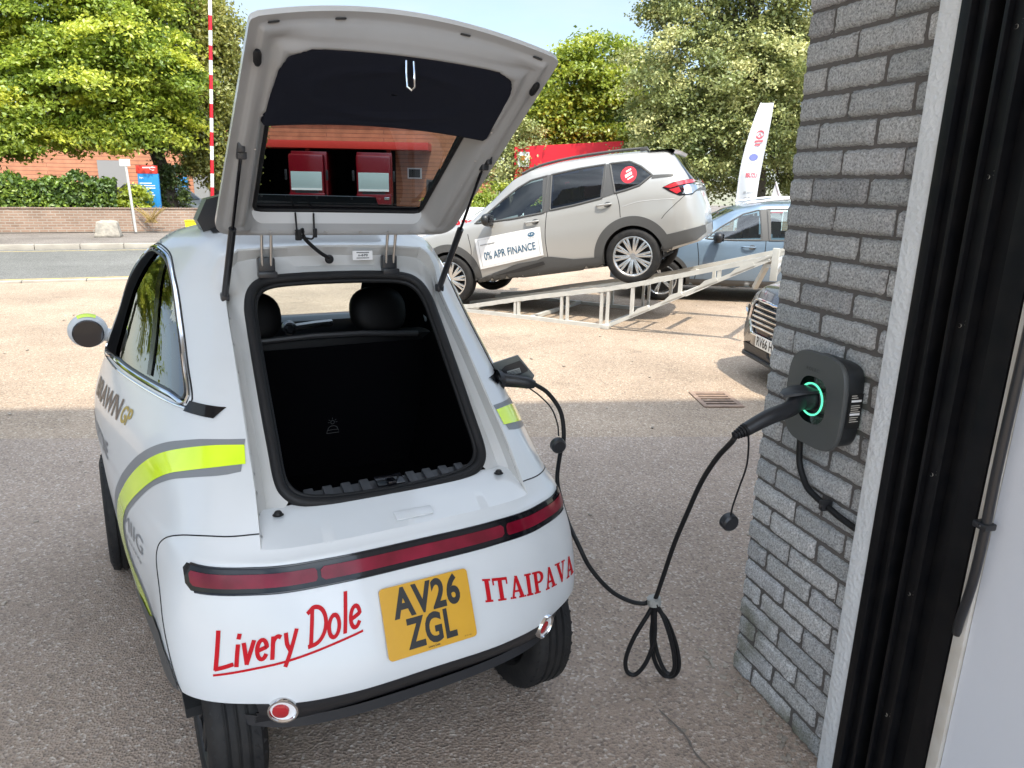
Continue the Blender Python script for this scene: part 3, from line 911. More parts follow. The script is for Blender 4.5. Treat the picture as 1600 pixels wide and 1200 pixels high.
MB().tube(smooth_path([rel(toward(p, .925)) for p in ((.06, 2.62, .975), (.105, 2.61, .945), (.15, 2.60, .90), (.175, 2.60, .84), (.182, 2.60, .79))], 8), .0028, n=8).build('cap_strap', MT['rubber'], cb)
MB().lathe([(0, -.014), (.022, -.014), (.027, -.008), (.028, .012), (0, .016)], c=rel(toward((.182, 2.595, .752), .925)), axis='Y', n=28, rot=rt).build('dust_cap', MT['satin_black'], cb)
# drain grating in the forecourt
dr = thing('drain_grate', 'rusty iron drain grate set in the sunny tarmac', 'drain grate', (1.70, 5.77, 0), (0, 0, R(4)), .86)
db = MB()
for k in range(6):
    db.box((0, -.20 + k * .08, .008), (.30, .035, .012), ch=.003)
for sx in (-1, 1): db.box((sx * .17, 0, .008), (.045, .50, .014), ch=.003)
for sy in (-1, 1): db.box((0, sy * .235, .008), (.30, .035, .014), ch=.003)
db.build('bars', mat('rusty_iron', (.33, .23, .17), .85, var=(14, (.20, .14, .11), .8)), dr)
mesh_obj('pit', [(-.18, -.25, .003), (.18, -.25, .003), (.18, .25, .003), (-.18, .25, .003)], [(0, 1, 2, 3)], MT['well'], dr, smooth=False)

# ================================================================== THE WHITE MICROCAR
def arcp(cx, cy, rx, ry, a0, a1, n=12):
    return [(cx + rx * math.cos(R(a0 + (a1 - a0) * k / n)), cy + ry * math.sin(R(a0 + (a1 - a0) * k / n))) for k in range(n + 1)]

LV = np.array([
 [(0,.03,.235),(.25,.035,.235),(.43,.06,.235),(.61,.18,.235),(.675,.5,.235),(.715,1.1,.235),(.71,1.75,.235),(.5,2.25,.235),(0,2.4,.235)],
 [(0,-.045,.335),(.25,-.04,.335),(.45,.015,.335),(.655,.175,.335),(.70,.5,.335),(.745,1.1,.335),(.74,1.75,.335),(.52,2.3,.335),(0,2.48,.335)],
 [(0,0,.495),(.25,.005,.495),(.46,.06,.495),(.66,.21,.495),(.705,.52,.495),(.765,1.15,.495),(.76,1.75,.495),(.54,2.3,.495),(0,2.5,.495)],
 [(0,.057,.62),(.25,.062,.62),(.45,.10,.62),(.63,.23,.62),(.695,.54,.62),(.775,1.2,.62),(.765,1.75,.62),(.53,2.28,.62),(0,2.46,.62)],
 [(0,.085,.69),(.25,.09,.69),(.44,.125,.69),(.605,.245,.69),(.68,.56,.69),(.78,1.25,.69),(.765,1.75,.69),(.5,2.22,.69),(0,2.4,.69)],
 [(0,.115,.725),(.25,.12,.725),(.43,.155,.725),(.575,.265,.735),(.667,.57,.735),(.78,1.25,.735),(.765,1.78,.735),(.49,2.2,.735),(0,2.37,.735)],
 [(0,.2,.85),(.25,.21,.85),(.418,.25,.85),(.535,.35,.85),(.645,.62,.85),(.77,1.27,.85),(.755,1.76,.85),(.49,2.15,.85),(0,2.3,.85)],
 [(0,.3,.97),(.25,.32,.97),(.410,.372,.97),(.52,.47,.97),(.61,.7,.97),(.735,1.28,.97),(.72,1.7,.97),(.47,2.05,.97),(0,2.18,.97)],
 [(0,.5,1.15),(.25,.52,1.15),(.397,.56,1.15),(.485,.65,1.15),(.565,.85,1.15),(.67,1.3,1.15),(.655,1.6,1.15),(.42,1.88,1.15),(0,2.0,1.15)],
 [(0,.72,1.33),(.25,.73,1.33),(.383,.755,1.33),(.45,.83,1.33),(.525,.98,1.33),(.605,1.3,1.33),(.59,1.55,1.33),(.4,1.74,1.33),(0,1.8,1.33)],
 [(0,.79,1.44),(.2,.79,1.44),(.37,.80,1.43),(.42,.87,1.435),(.475,1.0,1.435),(.54,1.28,1.435),(.52,1.46,1.435),(.34,1.62,1.43),(0,1.66,1.43)],
 [(0,.80,1.495),(.2,.80,1.492),(.325,.82,1.483),(.37,.89,1.49),(.41,1.0,1.505),(.45,1.25,1.51),(.43,1.4,1.51),(.28,1.52,1.51),(0,1.58,1.51)],
 [(0,.92,1.515),(.12,.92,1.515),(.22,.94,1.52),(.25,.98,1.53),(.27,1.03,1.54),(.28,1.2,1.55),(.26,1.32,1.55),(.17,1.4,1.545),(0,1.44,1.545)],
 [(0,1.1,1.56),(.02,1.1,1.56),(.03,1.11,1.56),(.03,1.12,1.56),(.03,1.13,1.56),(.03,1.15,1.56),(.03,1.16,1.56),(.02,1.17,1.56),(0,1.17,1.56)],
], float)

def crx(P, t):
    A = P[1] * np.array([-1, 1, 1]); B = P[-2] * np.array([-1, 1, 1])
    return cr(np.vstack([A[None], P, B[None]]), np.asarray(t) + 1)

def surf(u, v):
    rows = np.array([crx(l, np.atleast_1d(u)) for l in LV])
    return np.array([cr(rows[:, k], np.atleast_1d(v)) for k in range(rows.shape[1])])

car = thing('microcar', 'small white bubble-shaped electric car with its tailgate raised and a charging cable plugged in', 'car',
            (-0.2240, 1.7233, 0.129), (0, 0.0154, 0.53126), 0.925)
WIN = [(1.405, 1.419), (1.373, 1.443), (1.255, 1.451), (1.104, 1.429), (0.98, 1.362), (0.848, 1.252), (0.724, 1.149), (0.598, 1.042), (0.718, 1.042), (0.881, 1.041), (1.078, 1.042), (1.313, 1.044), (1.50, 1.035), (1.53, 1.14), (1.52, 1.23), (1.47, 1.333)]
WSC = [(-.43, 1.02), (.43, 1.02), (.46, 1.1), (.40, 1.38), (-.40, 1.38), (-.46, 1.1)]
WIN = [tuple(p) for p in resample(smooth_path(WIN, 8, closed=True), 140)]
US = np.linspace(0, 8, 225)
VS = np.concatenate([np.linspace(0, 5, 61), np.linspace(5, 11, 97)[1:], np.linspace(11, 13, 22)[1:]])
S0 = surf(US, VS)

def car_body():
    V, F_all, F_keep, mi = [], [], [], []
    nu, nv = len(US), len(VS)
    for sg in (-1, 1):
        n0 = len(V)
        P = S0 * np.array([sg, 1, 1])
        V += [tuple(p) for p in P.reshape(-1, 3)]
        Cc = (P[:-1, :-1] + P[1:, :-1] + P[1:, 1:] + P[:-1, 1:]) / 4
        win = inside(shrink(WIN, .985), Cc[..., 1], Cc[..., 2]) & (np.abs(Cc[..., 0]) > .35)
        wsc = inside(WSC, Cc[..., 0], Cc[..., 2]) & (Cc[..., 1] > 1.3)
        arch = ((Cc[..., 1] - 2.0) ** 2 + (Cc[..., 2] - .15) ** 2 < .32 ** 2) & (np.abs(Cc[..., 0]) > .40)
        for i in range(nu - 1):
            for j in range(nv - 1):
                vm, um = (VS[j] + VS[j + 1]) / 2, (US[i] + US[i + 1]) / 2
                if 5 < vm < 11 and um < 2: continue
                q = (n0 + i * nv + j, n0 + (i + 1) * nv + j, n0 + (i + 1) * nv + j + 1, n0 + i * nv + j + 1)
                if sg < 0: q = q[::-1]
                F_all.append(q)
                if win[i, j] or wsc[i, j] or arch[i, j]: continue
                if vm < .96 and abs(Cc[i, j, 0]) > .485 and Cc[i, j, 1] < .80: continue
                F_keep.append(q); mi.append(1 if vm < 1 else 0)
    return V, F_all, F_keep, mi

bV, bFa, bF, bmi = car_body()
SKIN = Skin(bV, bFa)
# shelf between bumper and boot seal
for sg in (-1, 1):
    us = np.linspace(0, 2, 30)
    e = crx(LV[5], us) * np.array([sg, 1, 1])
    rows = [e]
    for k, (yy, zz) in enumerate([(.19, .757), (.235, .777), (.27, .788)]):
        r_ = e.copy(); r_[:, 0] *= 1 - .004 * (k + 1); r_[:, 1] = yy + (r_[:, 1] - .115) * (.35 - .1 * k); r_[:, 2] = zz
        rows.append(r_)
    n0 = len(bV)
    for r_ in rows: bV += [tuple(p) for p in r_]
    m_ = len(us)
    for k in range(len(rows) - 1):
        for i in range(m_ - 1):
            q = (n0 + k * m_ + i, n0 + k * m_ + i + 1, n0 + (k + 1) * m_ + i + 1, n0 + (k + 1) * m_ + i)
            bF.append(q if sg > 0 else q[::-1]); bmi.append(0)
body = mesh_obj('body', bV, bF, [MT['white'], MT['black']], car)
body.data.polygons.foreach_set('material_index', bmi)
bm = bmesh.new(); bm.from_mesh(body.data)
bmesh.ops.remove_doubles(bm, verts=list(bm.verts), dist=0.0004)
bmesh.ops.recalc_face_normals(bm, faces=list(bm.faces))
bmesh.ops.delete(bm, geom=[v for v in bm.verts if not v.link_faces], context='VERTS')
# black lining inside the shell
bm.normal_update()
cen = Vector((0, 1.2, .85))
LVt = []
for v in bm.verts:
    n = v.normal
    if n.dot(v.co - cen) < 0: n = -n
    LVt.append(v.co - n * 0.014)
bm.verts.index_update()
LF = [[v.index for v in f.verts] for f in bm.faces]
bm.to_mesh(body.data); bm.free()
mesh_obj('cabin_lining', LVt, LF, MT['cloth'], body)

# --- boot opening: painted channel, seal, lining
SL = math.hypot(.516, .592)
sd = np.array([0, .516, .592]) / SL
snrm = np.array([0, -sd[2], sd[1]])
seal_p = [(0, -.022), (.12, -.020), (.22, -.012), (.285, .004), (.322, .035), (.336, .085), (.334, .2), (.329, .4), (.322, .6), (.315, .69), (.292, .752), (.24, .783), (.12, .793), (0, .795)]
seal_3 = lambda x, a, n=0.0: tuple(np.array([x, .27, .789]) + sd * a + snrm * n)
half = smooth_path(seal_p, 6)
loop = [seal_3(x, a) for x, a in half] + [seal_3(-x, a) for x, a in half[::-1][1:-1]]
mb = MB().tube(loop, .0175, closed=True, n=12)
mb.tube([seal_3(x * .955, .386 + (a - .386) * .955, -.006) for x, a in list(half) + [(-x, a) for x, a in half[::-1][1:-1]]], .009, closed=True, n=8)
mb.build('boot_seal', MT['rubber'], car)
for sg in (-1, 1):
    E = [surf(np.array([2.0]), np.array([v]))[0, 0] for v in np.linspace(5, 11, 50)]
    E += [crx(LV[11], np.array([u]))[0] for u in np.linspace(2, 0, 24)[1:]]
    E = np.array(E)
    sd_half = resample([p for p in half if p[1] >= .03 or p[0] < 0][0:], 40, closed=False)
    side = [p for p in half if p[1] > .02 and p[1] < .70]
    topp = [p for p in half if p[1] >= .695]
    S_ = np.vstack([resample(side, 50, False), resample(topp, 24, False)[1:]])
    S3 = np.array([seal_3(x, a, .004) for x, a in S_])
    dirv = S3 - E; dirv /= np.linalg.norm(dirv, axis=1)[:, None]
    tow = np.stack([-np.sign(E[:, 0] + 1e-9), 0 * E[:, 0], 0 * E[:, 0]], 1)
    r1 = E + dirv * .006
    r2 = E * .9 + S3 * .1 - snrm * .042
    r3 = E * .55 + S3 * .45 - snrm * .040
    r4 = E * .3 + S3 * .7 - snrm * .018
    g = [E * np.array([sg, 1, 1]) for E in (E, r1, r2, r3, r4, S3)]
    MB().grid(g).build('boot_frame', MT['inner'], car, sharp=50)
# cargo tub, seats, dash
tub = MB()
tub.grid([[(-.36, .29, .775), (.36, .29, .775)], [(-.37, .33, .55), (.37, .33, .55)], [(-.40, 1.15, .52), (.40, 1.15, .52)]])
for sx in (-1, 1):
    tub.grid([[(sx * .36, .29, .775), (sx * .335, .45, .98), (sx * .33, .78, 1.30)], [(sx * .37, .33, .55), (sx * .44, .6, .8), (sx * .46, .95, 1.15)], [(sx * .40, 1.15, .52), (sx * .46, 1.15, .8), (sx * .48, 1.15, 1.06)]])
tub.box((0, 1.128, .74), (1.10, .012, .64)).box((0, .74, .50), (1.0, .9, .02))
tub.build('cargo_lining', MT['cloth'], car)
V, F_ = join2d([strokes2d([arcp(0, .012, .016, .012, 0, 180, 10)], .0016), strokes2d([[(-.02, 0), (-.018, .010), (.0, .011), (.018, .010), (.02, 0), (-.02, 0)]], .0016), strokes2d([arcp(0, .036, .006, .006, 0, 340, 10)], .0014), strokes2d([[(x * .010, .036 + y * .010), (x * .015, .036 + y * .015)] for x, y in ((0, 1), (.8, .6), (-.8, .6), (1, 0), (-1, 0))], .0012)])
place2d('lining_print', V, F_, lambda u, v: (.06 + u * 1.3, 1.120, .69 + v * 1.3), MT['faint_print'], car)
st = MB().box((0.02, 1.20, .82), (1.02, .12, .55), ch=.035)
st.build('seat_back', MT['leather'], car)
MB().tube([(-.47, 1.135, 1.075), (-.2, 1.13, 1.10), (.0, 1.13, 1.108), (.2, 1.13, 1.105), (.45, 1.135, 1.085)], .012, n=8).build('seat_piping', mat('grey_piping', (.035, .035, .037), .4), car)
for hx, hw in ((-.236, .128), (.298, .124)):
    V = []
    hb = MB()
    rows = []
    for i in range(17):
        th = math.pi * i / 16
        ring = []
        for k in range(28):
            ph = 2 * math.pi * k / 28
            cx, cz = math.cos(ph), math.sin(ph)
            sx = math.copysign(abs(cx) ** .8, cx); sz = math.copysign(abs(cz) ** .8, cz)
            rr = math.sin(th) ** .55
            ring.append((hx + hw * rr * sx, 1.21 - .055 * math.cos(th) + (sz * rr) * .02, 1.182 + .10 * rr * sz))
        rows.append(ring)
    hb.grid(rows, closed_v=True)
    h_ = hb.build('headrest', MT['leather'], car)
    for ds in (-.05, .05): MB().tube([(hx + ds, 1.2, 1.02), (hx + ds, 1.2, 1.12)], .006).build('headrest_post', MT['chrome'], h_)
MB().box((0.02, 1.93, .96), (1.0, .2, .18), ch=.06).box((.05, 1.86, .90), (.9, .12, .1), ch=.03).build('dashboard', MT['satin_black'], car)
sw = MB()
sw.tube([(-.236 + .17 * math.cos(t), 1.70 + .03 * math.sin(t), .98 + .16 * math.sin(t)) for t in np.linspace(0, 2 * math.pi, 40, endpoint=False)], .014, closed=True)
sw.lathe([(0, .0), (.05, 0), (.05, .05), (0, .06)], c=(-.236, 1.69, .98), axis='Y', n=20)
sw.beam((-.39, 1.70, .98), (-.08, 1.70, .98), .03, .02)
sw.build('steering_wheel', MT['satin_black'], car)
kb = MB().lathe([(0.0, -.012), (.018, -.012), (.026, -.004), (.03, 0), (.034, .01), (.034, .03)], c=(.035, 1.68, 1.035), axis='Y', n=24)
kb.tube([(.06, 1.70, 1.035), (.16, 1.72, 1.04), (.25, 1.74, 1.04)], .017, n=10).build('selector_knob', mat('dark_chrome', (.16, .16, .17), .25, metal=.8), car)
fl = mesh_obj('flag_sticker', [(.238, 1.826, 1.005), (.266, 1.826, 1.005), (.266, 1.826, 1.033), (.238, 1.826, 1.033)], [(0, 1, 2, 3)], MT['red_paint'], car)
MB().box((.252, 1.824, 1.019), (.018, .002, .006)).box((.252, 1.8235, 1.019), (.006, .0022, .018)).build('cross', MT['white_gloss'], fl)
# windscreen and side glass
fs = SKIN.along('Y', 1, 0.001)
wsf = lambda a, z: SKIN.hit((a, 5, z), (0, -1, 0), .001)
v_, f_ = ring_patch(WSC, wsf, 8, 60)
mesh_obj('windscreen', v_, f_, MT['clear'], car)
for sg in (-1, 1):
    fn = SKIN.side(sg, 'Y', -.004)
    v_, f_ = ring_patch(shrink(WIN, .99), fn, 12, 90)
    wnd = mesh_obj('side_window', v_, f_, MT['sideglass'], car)
    fo = SKIN.side(sg, 'Y', .002)
    B = resample(WIN, 110)
    MB().tube([fo(*p) for p in B], .0068, closed=True, n=8).build('chrome_surround', MT['chrome'], wnd)
    B2 = resample(shrink(WIN, 1.045), 110)
    MB().tube([SKIN.side(sg, 'Y', .0005)(*p) for p in B2], .003, closed=True, n=6).build('window_gasket', MT['rubber'], wnd)
    B3 = resample(shrink(WIN, .95), 110)
    MB().tube([SKIN.side(sg, 'Y', -.002)(*p) for p in B3], .006, closed=True, n=8).build('inner_gasket', MT['satin_black'], wnd)
    pv, pf = poly2d([(1.16, 1.44), (1.115, 1.425), (.885, 1.062), (.92, 1.062)], .05)
    place2d('window_bar', pv, pf, SKIN.side(sg, 'Y', .001), MT['dark_trim'], wnd)
    pv, pf = poly2d([(1.40, 1.42), (1.24, 1.448), (1.29, 1.30), (1.30, 1.20), (1.285, 1.08), (1.26, 1.055), (1.50, 1.045), (1.53, 1.14), (1.52, 1.23), (1.47, 1.333)], .05)
    place2d('front_pillar_trim', pv, pf, SKIN.side(sg, 'Y', .003), MT['cloth'], wnd)
    # belt finisher behind the window
    ffn_ = SKIN.side(sg, 'Y', .004)
    MB().grid([[ffn_(y, z + .0) for y in np.linspace(.59, .475, 10)] for z in np.linspace(1.016, 1.046, 5)]).build('belt_finisher', MT['dark_trim'], car)
    MB().tube([SKIN.side(sg, 'Y', .002)(y, z) for y, z in smooth_path([(.59, 1.024), (.75, 1.021), (.95, 1.02), (1.15, 1.02), (1.35, 1.022), (1.52, 1.018)], 8)], .0042, n=8).build('chrome_belt', MT['chrome'], car)
    # livery stripe
    g_out = [(.378, .974), (.43, .968), (.491, .955), (.611, .916), (.723, .858), (.85, .766), (.958, .672), (1.06, .56), (1.085, .48), (1.06, .42), (.98, .385), (.7, .37), (.5, .36), (.45, .36)]
    g_in = [(.38, .44), (.586, .462), (.73, .47), (.82, .49), (.85, .53), (.84, .57), (.80, .615), (.742, .668), (.621, .766), (.507, .832), (.417, .865), (.335, .889), (.313, .90)]
    y_out = [(.366, .960), (.41, .955), (.48, .935), (.58, .897), (.67, .848), (.784, .765), (.885, .675), (.99, .565), (1.04, .49), (1.02, .435), (.95, .405), (.7, .385), (.52, .375), (.46, .37)]
    y_in = [(.40, .43), (.586, .445), (.74, .452), (.845, .472), (.88, .515), (.865, .57), (.835, .61), (.749, .69), (.626, .783), (.523, .846), (.426, .884), (.348, .910), (.323, .917)]
    for nm, o_, i_, off, mm in (('stripe_border', g_out, g_in, .0012, 'grey_vinyl'), ('yellow_stripe', y_out, y_in, .0028, 'yellow')):
        A_ = resample(smooth_path(o_, 6), 70, False); B_ = resample(smooth_path(i_[::-1], 6), 70, False)
        fn = SKIN.side(sg, 'Y', off)
        MB().grid([[fn(*(a * (1 - t) + b * t)) for t in np.linspace(0, 1, 6)] for a, b in zip(A_, B_)]).build(nm, MT[mm], car)
    # dark wheel-arch cladding at the rear corner
    pv, pf = poly2d([(.80, .355), (.62, .40), (.49, .41), (.40, .455), (.30, .465), (.22, .41), (.18, .338), (.45, .335), (.80, .335)], .03)
    place2d('arch_cladding', pv, pf, SKIN.side(sg, 'Y', .005), MT['clad'], car)
    # front wheel arch lip
    a_ = [(2.0 + .32 * math.cos(t), .15 + .32 * math.sin(t)) for t in np.linspace(R(30), R(165), 40)]
    MB().tube([SKIN.side(sg, 'Y', -.002)(*p) for p in a_], .012, n=8).build('arch_lip', MT['clad'], car)
    sm = [(-.425, .181, .761), (-.50, .21, .757), (-.56, .26, .750), (-.62, .34, .73), (-.648, .394, .703), (-.667, .425, .665), (-.676, .404, .62), (-.68, .308, .549), (-.678, .236, .45), (-.657, .181, .335)]
    P = [SKIN.t.find_nearest(Vector((sg * -p[0], p[1], p[2])))[0] for p in smooth_path(sm, 5)]
    MB().tube(P, .0022, n=6).build('panel_gap', MT['rubber'], car)
    # quarter panel rivets along the frame
    for v in np.linspace(5.3, 10.2, 14):
        p = surf(np.array([2.0]), np.array([v]))[0, 0] * np.array([sg, 1, 1])
        MB().lathe([(0, .003), (.004, .002), (.005, 0)], c=p - snrm * .012 + np.array([-sg * .006, 0, 0]), axis='X', n=10).build('rivet', MT['steel'], car)
    # gas strut
    a, b = Vector((sg * .383, .765, 1.335)), Vector((sg * .370, .405, 1.775))
    m1 = a.lerp(b, .52)
    gs = MB().tube([a, m1], .0115, n=12).build('gas_strut', MT['satin_black'], car)
    MB().tube([m1, b], .0048, n=10).build('strut_rod', MT['dark_trim'], gs)
    MB().box(b, (.026, .03, .035), ch=.006).box(b + Vector((sg * .004, -.01, .02)), (.02, .05, .04), ch=.006).build('strut_socket', MT['satin_black'], gs)
    MB().box(a, (.028, .03, .03), ch=.008).build('strut_socket', MT['satin_black'], gs)
    # hinge
    hx = -.240 if sg < 0 else .195
    hb = MB().box((hx, .80, 1.425), (.055, .03, .062), ch=.006).box((hx, .785, 1.40), (.062, .03, .02), ch=.004).build('hinge', MT['satin_black'], car)
    MB().tube([(hx - .014, .79, 1.43), (hx - .016, .775, 1.49), (hx - .016, .76, 1.55)], .0055).tube([(hx + .014, .79, 1.43), (hx + .014, .775, 1.49), (hx + .014, .76, 1.55)], .0055).build('hinge_arm', MT['steel'], hb)
    # rubber stop on the shelf
    MB().lathe([(0, .010), (.008, .010), (.011, .006), (.012, .0), (.016, -.001)], c=(sg * .362, .235, .783), axis='Z', n=20).build('rubber_stop', MT['rubber'], car)
    # corner reflector lamp
    c = SKIN.hit((sg * .424, -3, .312), (0, 1, 0), .0)
    nn_ = (SKIN.hit((sg * .424, -3, .312), (0, 1, 0), 1.0) - c).normalized()
    rot = Vector((0, -1, 0)).rotation_difference(Vector((nn_.x, nn_.y, nn_.z * .4)).normalized()).to_matrix()
    c = c + nn_ * .002
    fg = MB().lathe([(.033, -.002), (.036, -.007), (.041, -.006), (.043, 0), (.043, .015)], c=c, axis='Y', n=36, rot=rot).build('reflector_lamp', MT['chrome'], car)
    MB().lathe([(0, .002), (.034, -.002)], c=c, axis='Y', n=36, rot=rot).build('lamp_bowl', MT['white_gloss'], fg)
    MB().lathe([(0, -.010), (.016, -.009), (.022, -.006), (.0235, .002)], c=c + Vector((-.006, .002, 0)), axis='Y', n=30, rot=rot).build('red_lens', MT['lens2'], fg)
    # door mirror
    mc = Vector((sg * .785, 1.6, 1.095))
    rows = []
    for i in range(15):
        th = math.pi * i / 14
        rows.append([mc + Vector((.073 * math.sin(th) * math.cos(p), -.055 * math.cos(th) + .01, .068 * math.sin(th) * math.sin(p))) for p in np.linspace(0, 2 * math.pi, 28, endpoint=False)])
    mr = MB().grid(rows, closed_v=True)
    mr.tube([mc + Vector((-sg * .05, .01, -.015)), mc + Vector((-sg * .10, .01, -.035))], [.03, .022], n=12)
    mo = mr.build('door_mirror', MT['white'], car)
    MB().lathe([(0, -.004), (.052, -.002), (.056, .004)], c=mc + Vector((0, -.046, -.003)), axis='Y', n=36).build('mirror_glass', MT['mirror'], mo)
    rows = []
    for th in np.linspace(R(60), R(130), 10):
        rows.append([mc + Vector((.075 * math.sin(th) * math.cos(p), -.056 * math.cos(th) + .01, .070 * math.sin(th) * math.sin(p))) for p in np.linspace(R(62), R(118), 14)])
    MB().grid(rows).build('mirror_stripe', MT['yellow'], mo)
    # wheels
    dz = sg * .0154
    wheel(car, (sg * .53, .36, .145 + dz * .53), .285, .16, .185, sg, 9, MT['alloy_dark'], axis='X')
    wheel(car, (sg * .735, 2.0, .145 + dz * .735), .285, .15, .185, sg, 9, MT['alloy_dark'], axis='X')
    wl = MB()
    wl.lathe([(.318, sg * .42), (.318, sg * .60)], c=(0, 2.0, .15), axis='X', n=40, arc=(R(10), R(170)))
    wl.lathe([(0, sg * .42), (.318, sg * .42)], c=(0, 2.0, .15), axis='X', n=40)
    wl.build('wheel_well', MT['well'], car)
MB().box((0, 1.15, .225), (1.30, 1.85, .03)).box((0, 1.15, .10), (.78, 1.3, .20), ch=.03).build('underbody', MT['well'], car)  # black underside, made wide and low to deepen the shade beneath
# lip under the bumper
lp = smooth_path([(-.60, .17, .235), (-.43, .055, .225), (-.25, .03, .205), (0, .025, .20), (.25, .03, .205), (.43, .055, .225), (.60, .17, .235)], 8)
MB().grid([[(p[0], p[1], p[2] + .03) for p in lp], [(p[0], p[1] - .006, p[2]) for p in lp], [(p[0], p[1] + .12, p[2] - .03) for p in lp]]).build('bumper_lip', MT['black'], car)
# tail lamp bar
rear = lambda off: (lambda x, z: SKIN.hit((x, -3, z), (0, 1, 0), off))
def rrect(x0, x1, z0, z1, r, n=5):
    P = []
    for cx, cz, a0 in ((x1 - r, z1 - r, 0), (x0 + r, z1 - r, 90), (x0 + r, z0 + r, 180), (x1 - r, z0 + r, 270)):
        P += [(cx + r * math.cos(R(a0 + 90 * k / n)), cz + r * math.sin(R(a0 + 90 * k / n))) for k in range(n + 1)]
    return P
def bar(x0, x1, hh, off, zc=.656, n=60, m=6):
    fn = rear(off)
    rows = []
    for x in np.linspace(x0, x1, n):
        e = min(x - x0, x1 - x); k = 1 if e > .007 else math.sqrt(max(0.3, 1 - (1 - e / .007) ** 2))
        rows.append([fn(x, zc + hh * k * t) for t in np.linspace(-1, 1, m)])
    return rows
lh = MB().grid(bar(-.618, .618, .031, .003, n=120)).build('tail_lamp', MT['dark_trim'], car)
for x0, x1 in ((-.606, -.298), (-.288, .296), (.306, .606)):
    MB().grid(bar(x0, x1, .0175, .0055)).build('lens', MT['lens'], lh)
for hh in (.032, -.032):
    MB().tube([rear(.002)(x, .656 + hh) for x in np.linspace(-.600, .600, 90)], .0035, n=6).build('lamp_edge', MT['dark_trim'], lh)
# number plate
T_pl = Matrix.Translation((0.0, -.010, .495)) @ Matrix.Rotation(R(90 - 24.2), 4, 'X')
pp = rrect(-.1395, .1395, -.1015, .1015, .012)
pl_ = MB().prism(pp, -.002, .0035, T_pl).build('number_plate', MT['plate'], car, sharp=30)
pfn = lambda x, y, o=.0045: T_pl @ Vector((x, y, o))
for txt, x, y, wd in (('AV26', 0, .012, .212), ('ZGL', 0, -.080, .156)):
    V, F_ = text2d(txt, .079, wd, bold=.036, align='CENTER', space=1.08)
    place2d('plate_lettering', [(a + x, b + y) for a, b in V], F_, pfn, MT['plate_ink'], pl_)
V, F_ = text2d('Livery Dole', .006, .036, bold=.02, align='CENTER')
place2d('plate_maker', [(a, b - .0945) for a, b in V], F_, pfn, MT['plate_ink'], pl_)
V, F_ = text2d('BS AU 145e', .003, .022, align='CENTER')
place2d('plate_code', [(a + .11, b - .093) for a, b in V], F_, pfn, MT['plate_ink'], pl_)
# hand-lettered name: pen strokes in letter units
LD = [[(.02, 1.0), (0.0, .5), (-.03, .02)], [(-.03, .02), (.25, .05), (.46, .08)],                                  # L
      [(.62, .55), (.60, .3), (.59, .03)], [(.64, .74), (.66, .82)],                                              # i
      [(.80, .56), (.90, .04)], [(.90, .04), (1.0, .3), (1.10, .58)],                                              # v
      [(1.20, .30), (1.34, .33), (1.48, .36)] + arcp(1.36, .32, .15, .25, 10, 320, 18),                            # e
      [(1.70, .56), (1.69, .3), (1.68, .03)], arcp(1.84, .36, .15, .2, 170, 60, 8),                                # r
      [(2.10, .56), (2.14, .3), (2.24, .12)], [(2.44, .58), (2.26, .1), (2.10, -.24)],                             # y
      [(2.98, .92), (2.95, .5), (2.92, .06)], [(2.84, .88), (3.0, .96)] + arcp(3.02, .5, .42, .46, 88, -92, 18) + [(2.86, .04)],   # D
      arcp(3.72, .30, .18, .27, 95, 455, 22),                                                                      # o
      [(4.16, .98), (4.13, .5), (4.10, .03)],                                                                      # l
      [(4.32, .28), (4.48, .31), (4.62, .34)] + arcp(4.48, .30, .17, .26, 10, 320, 18)]                            # e
sc_ = .378 / 4.66
def ldmap(x, y):
    x = x + y * .16
    u, v = x * sc_, y * .098
    return (-.572 + u * .978, .428 + u * .205 + v)
V, F_ = strokes2d([[(a * sc_ + b * .16 * sc_, b * .098) for a, b in (smooth_path(l, 4) if len(l) == 3 else l)] for l in LD], .0108)
place2d('red_script', V, F_, lambda u, v: rear(.002)(-.572 + u * .978, .428 + u * .205 + v), MT['red_vinyl'], car)
V, F_ = strokes2d([[(t, .0) for t in np.linspace(0, .39, 30)]], .006)
place2d('script_underline', V, F_, lambda u, v: rear(.002)(-.580 + u * .978, .413 + u * .205 + v), MT['red_vinyl'], car)
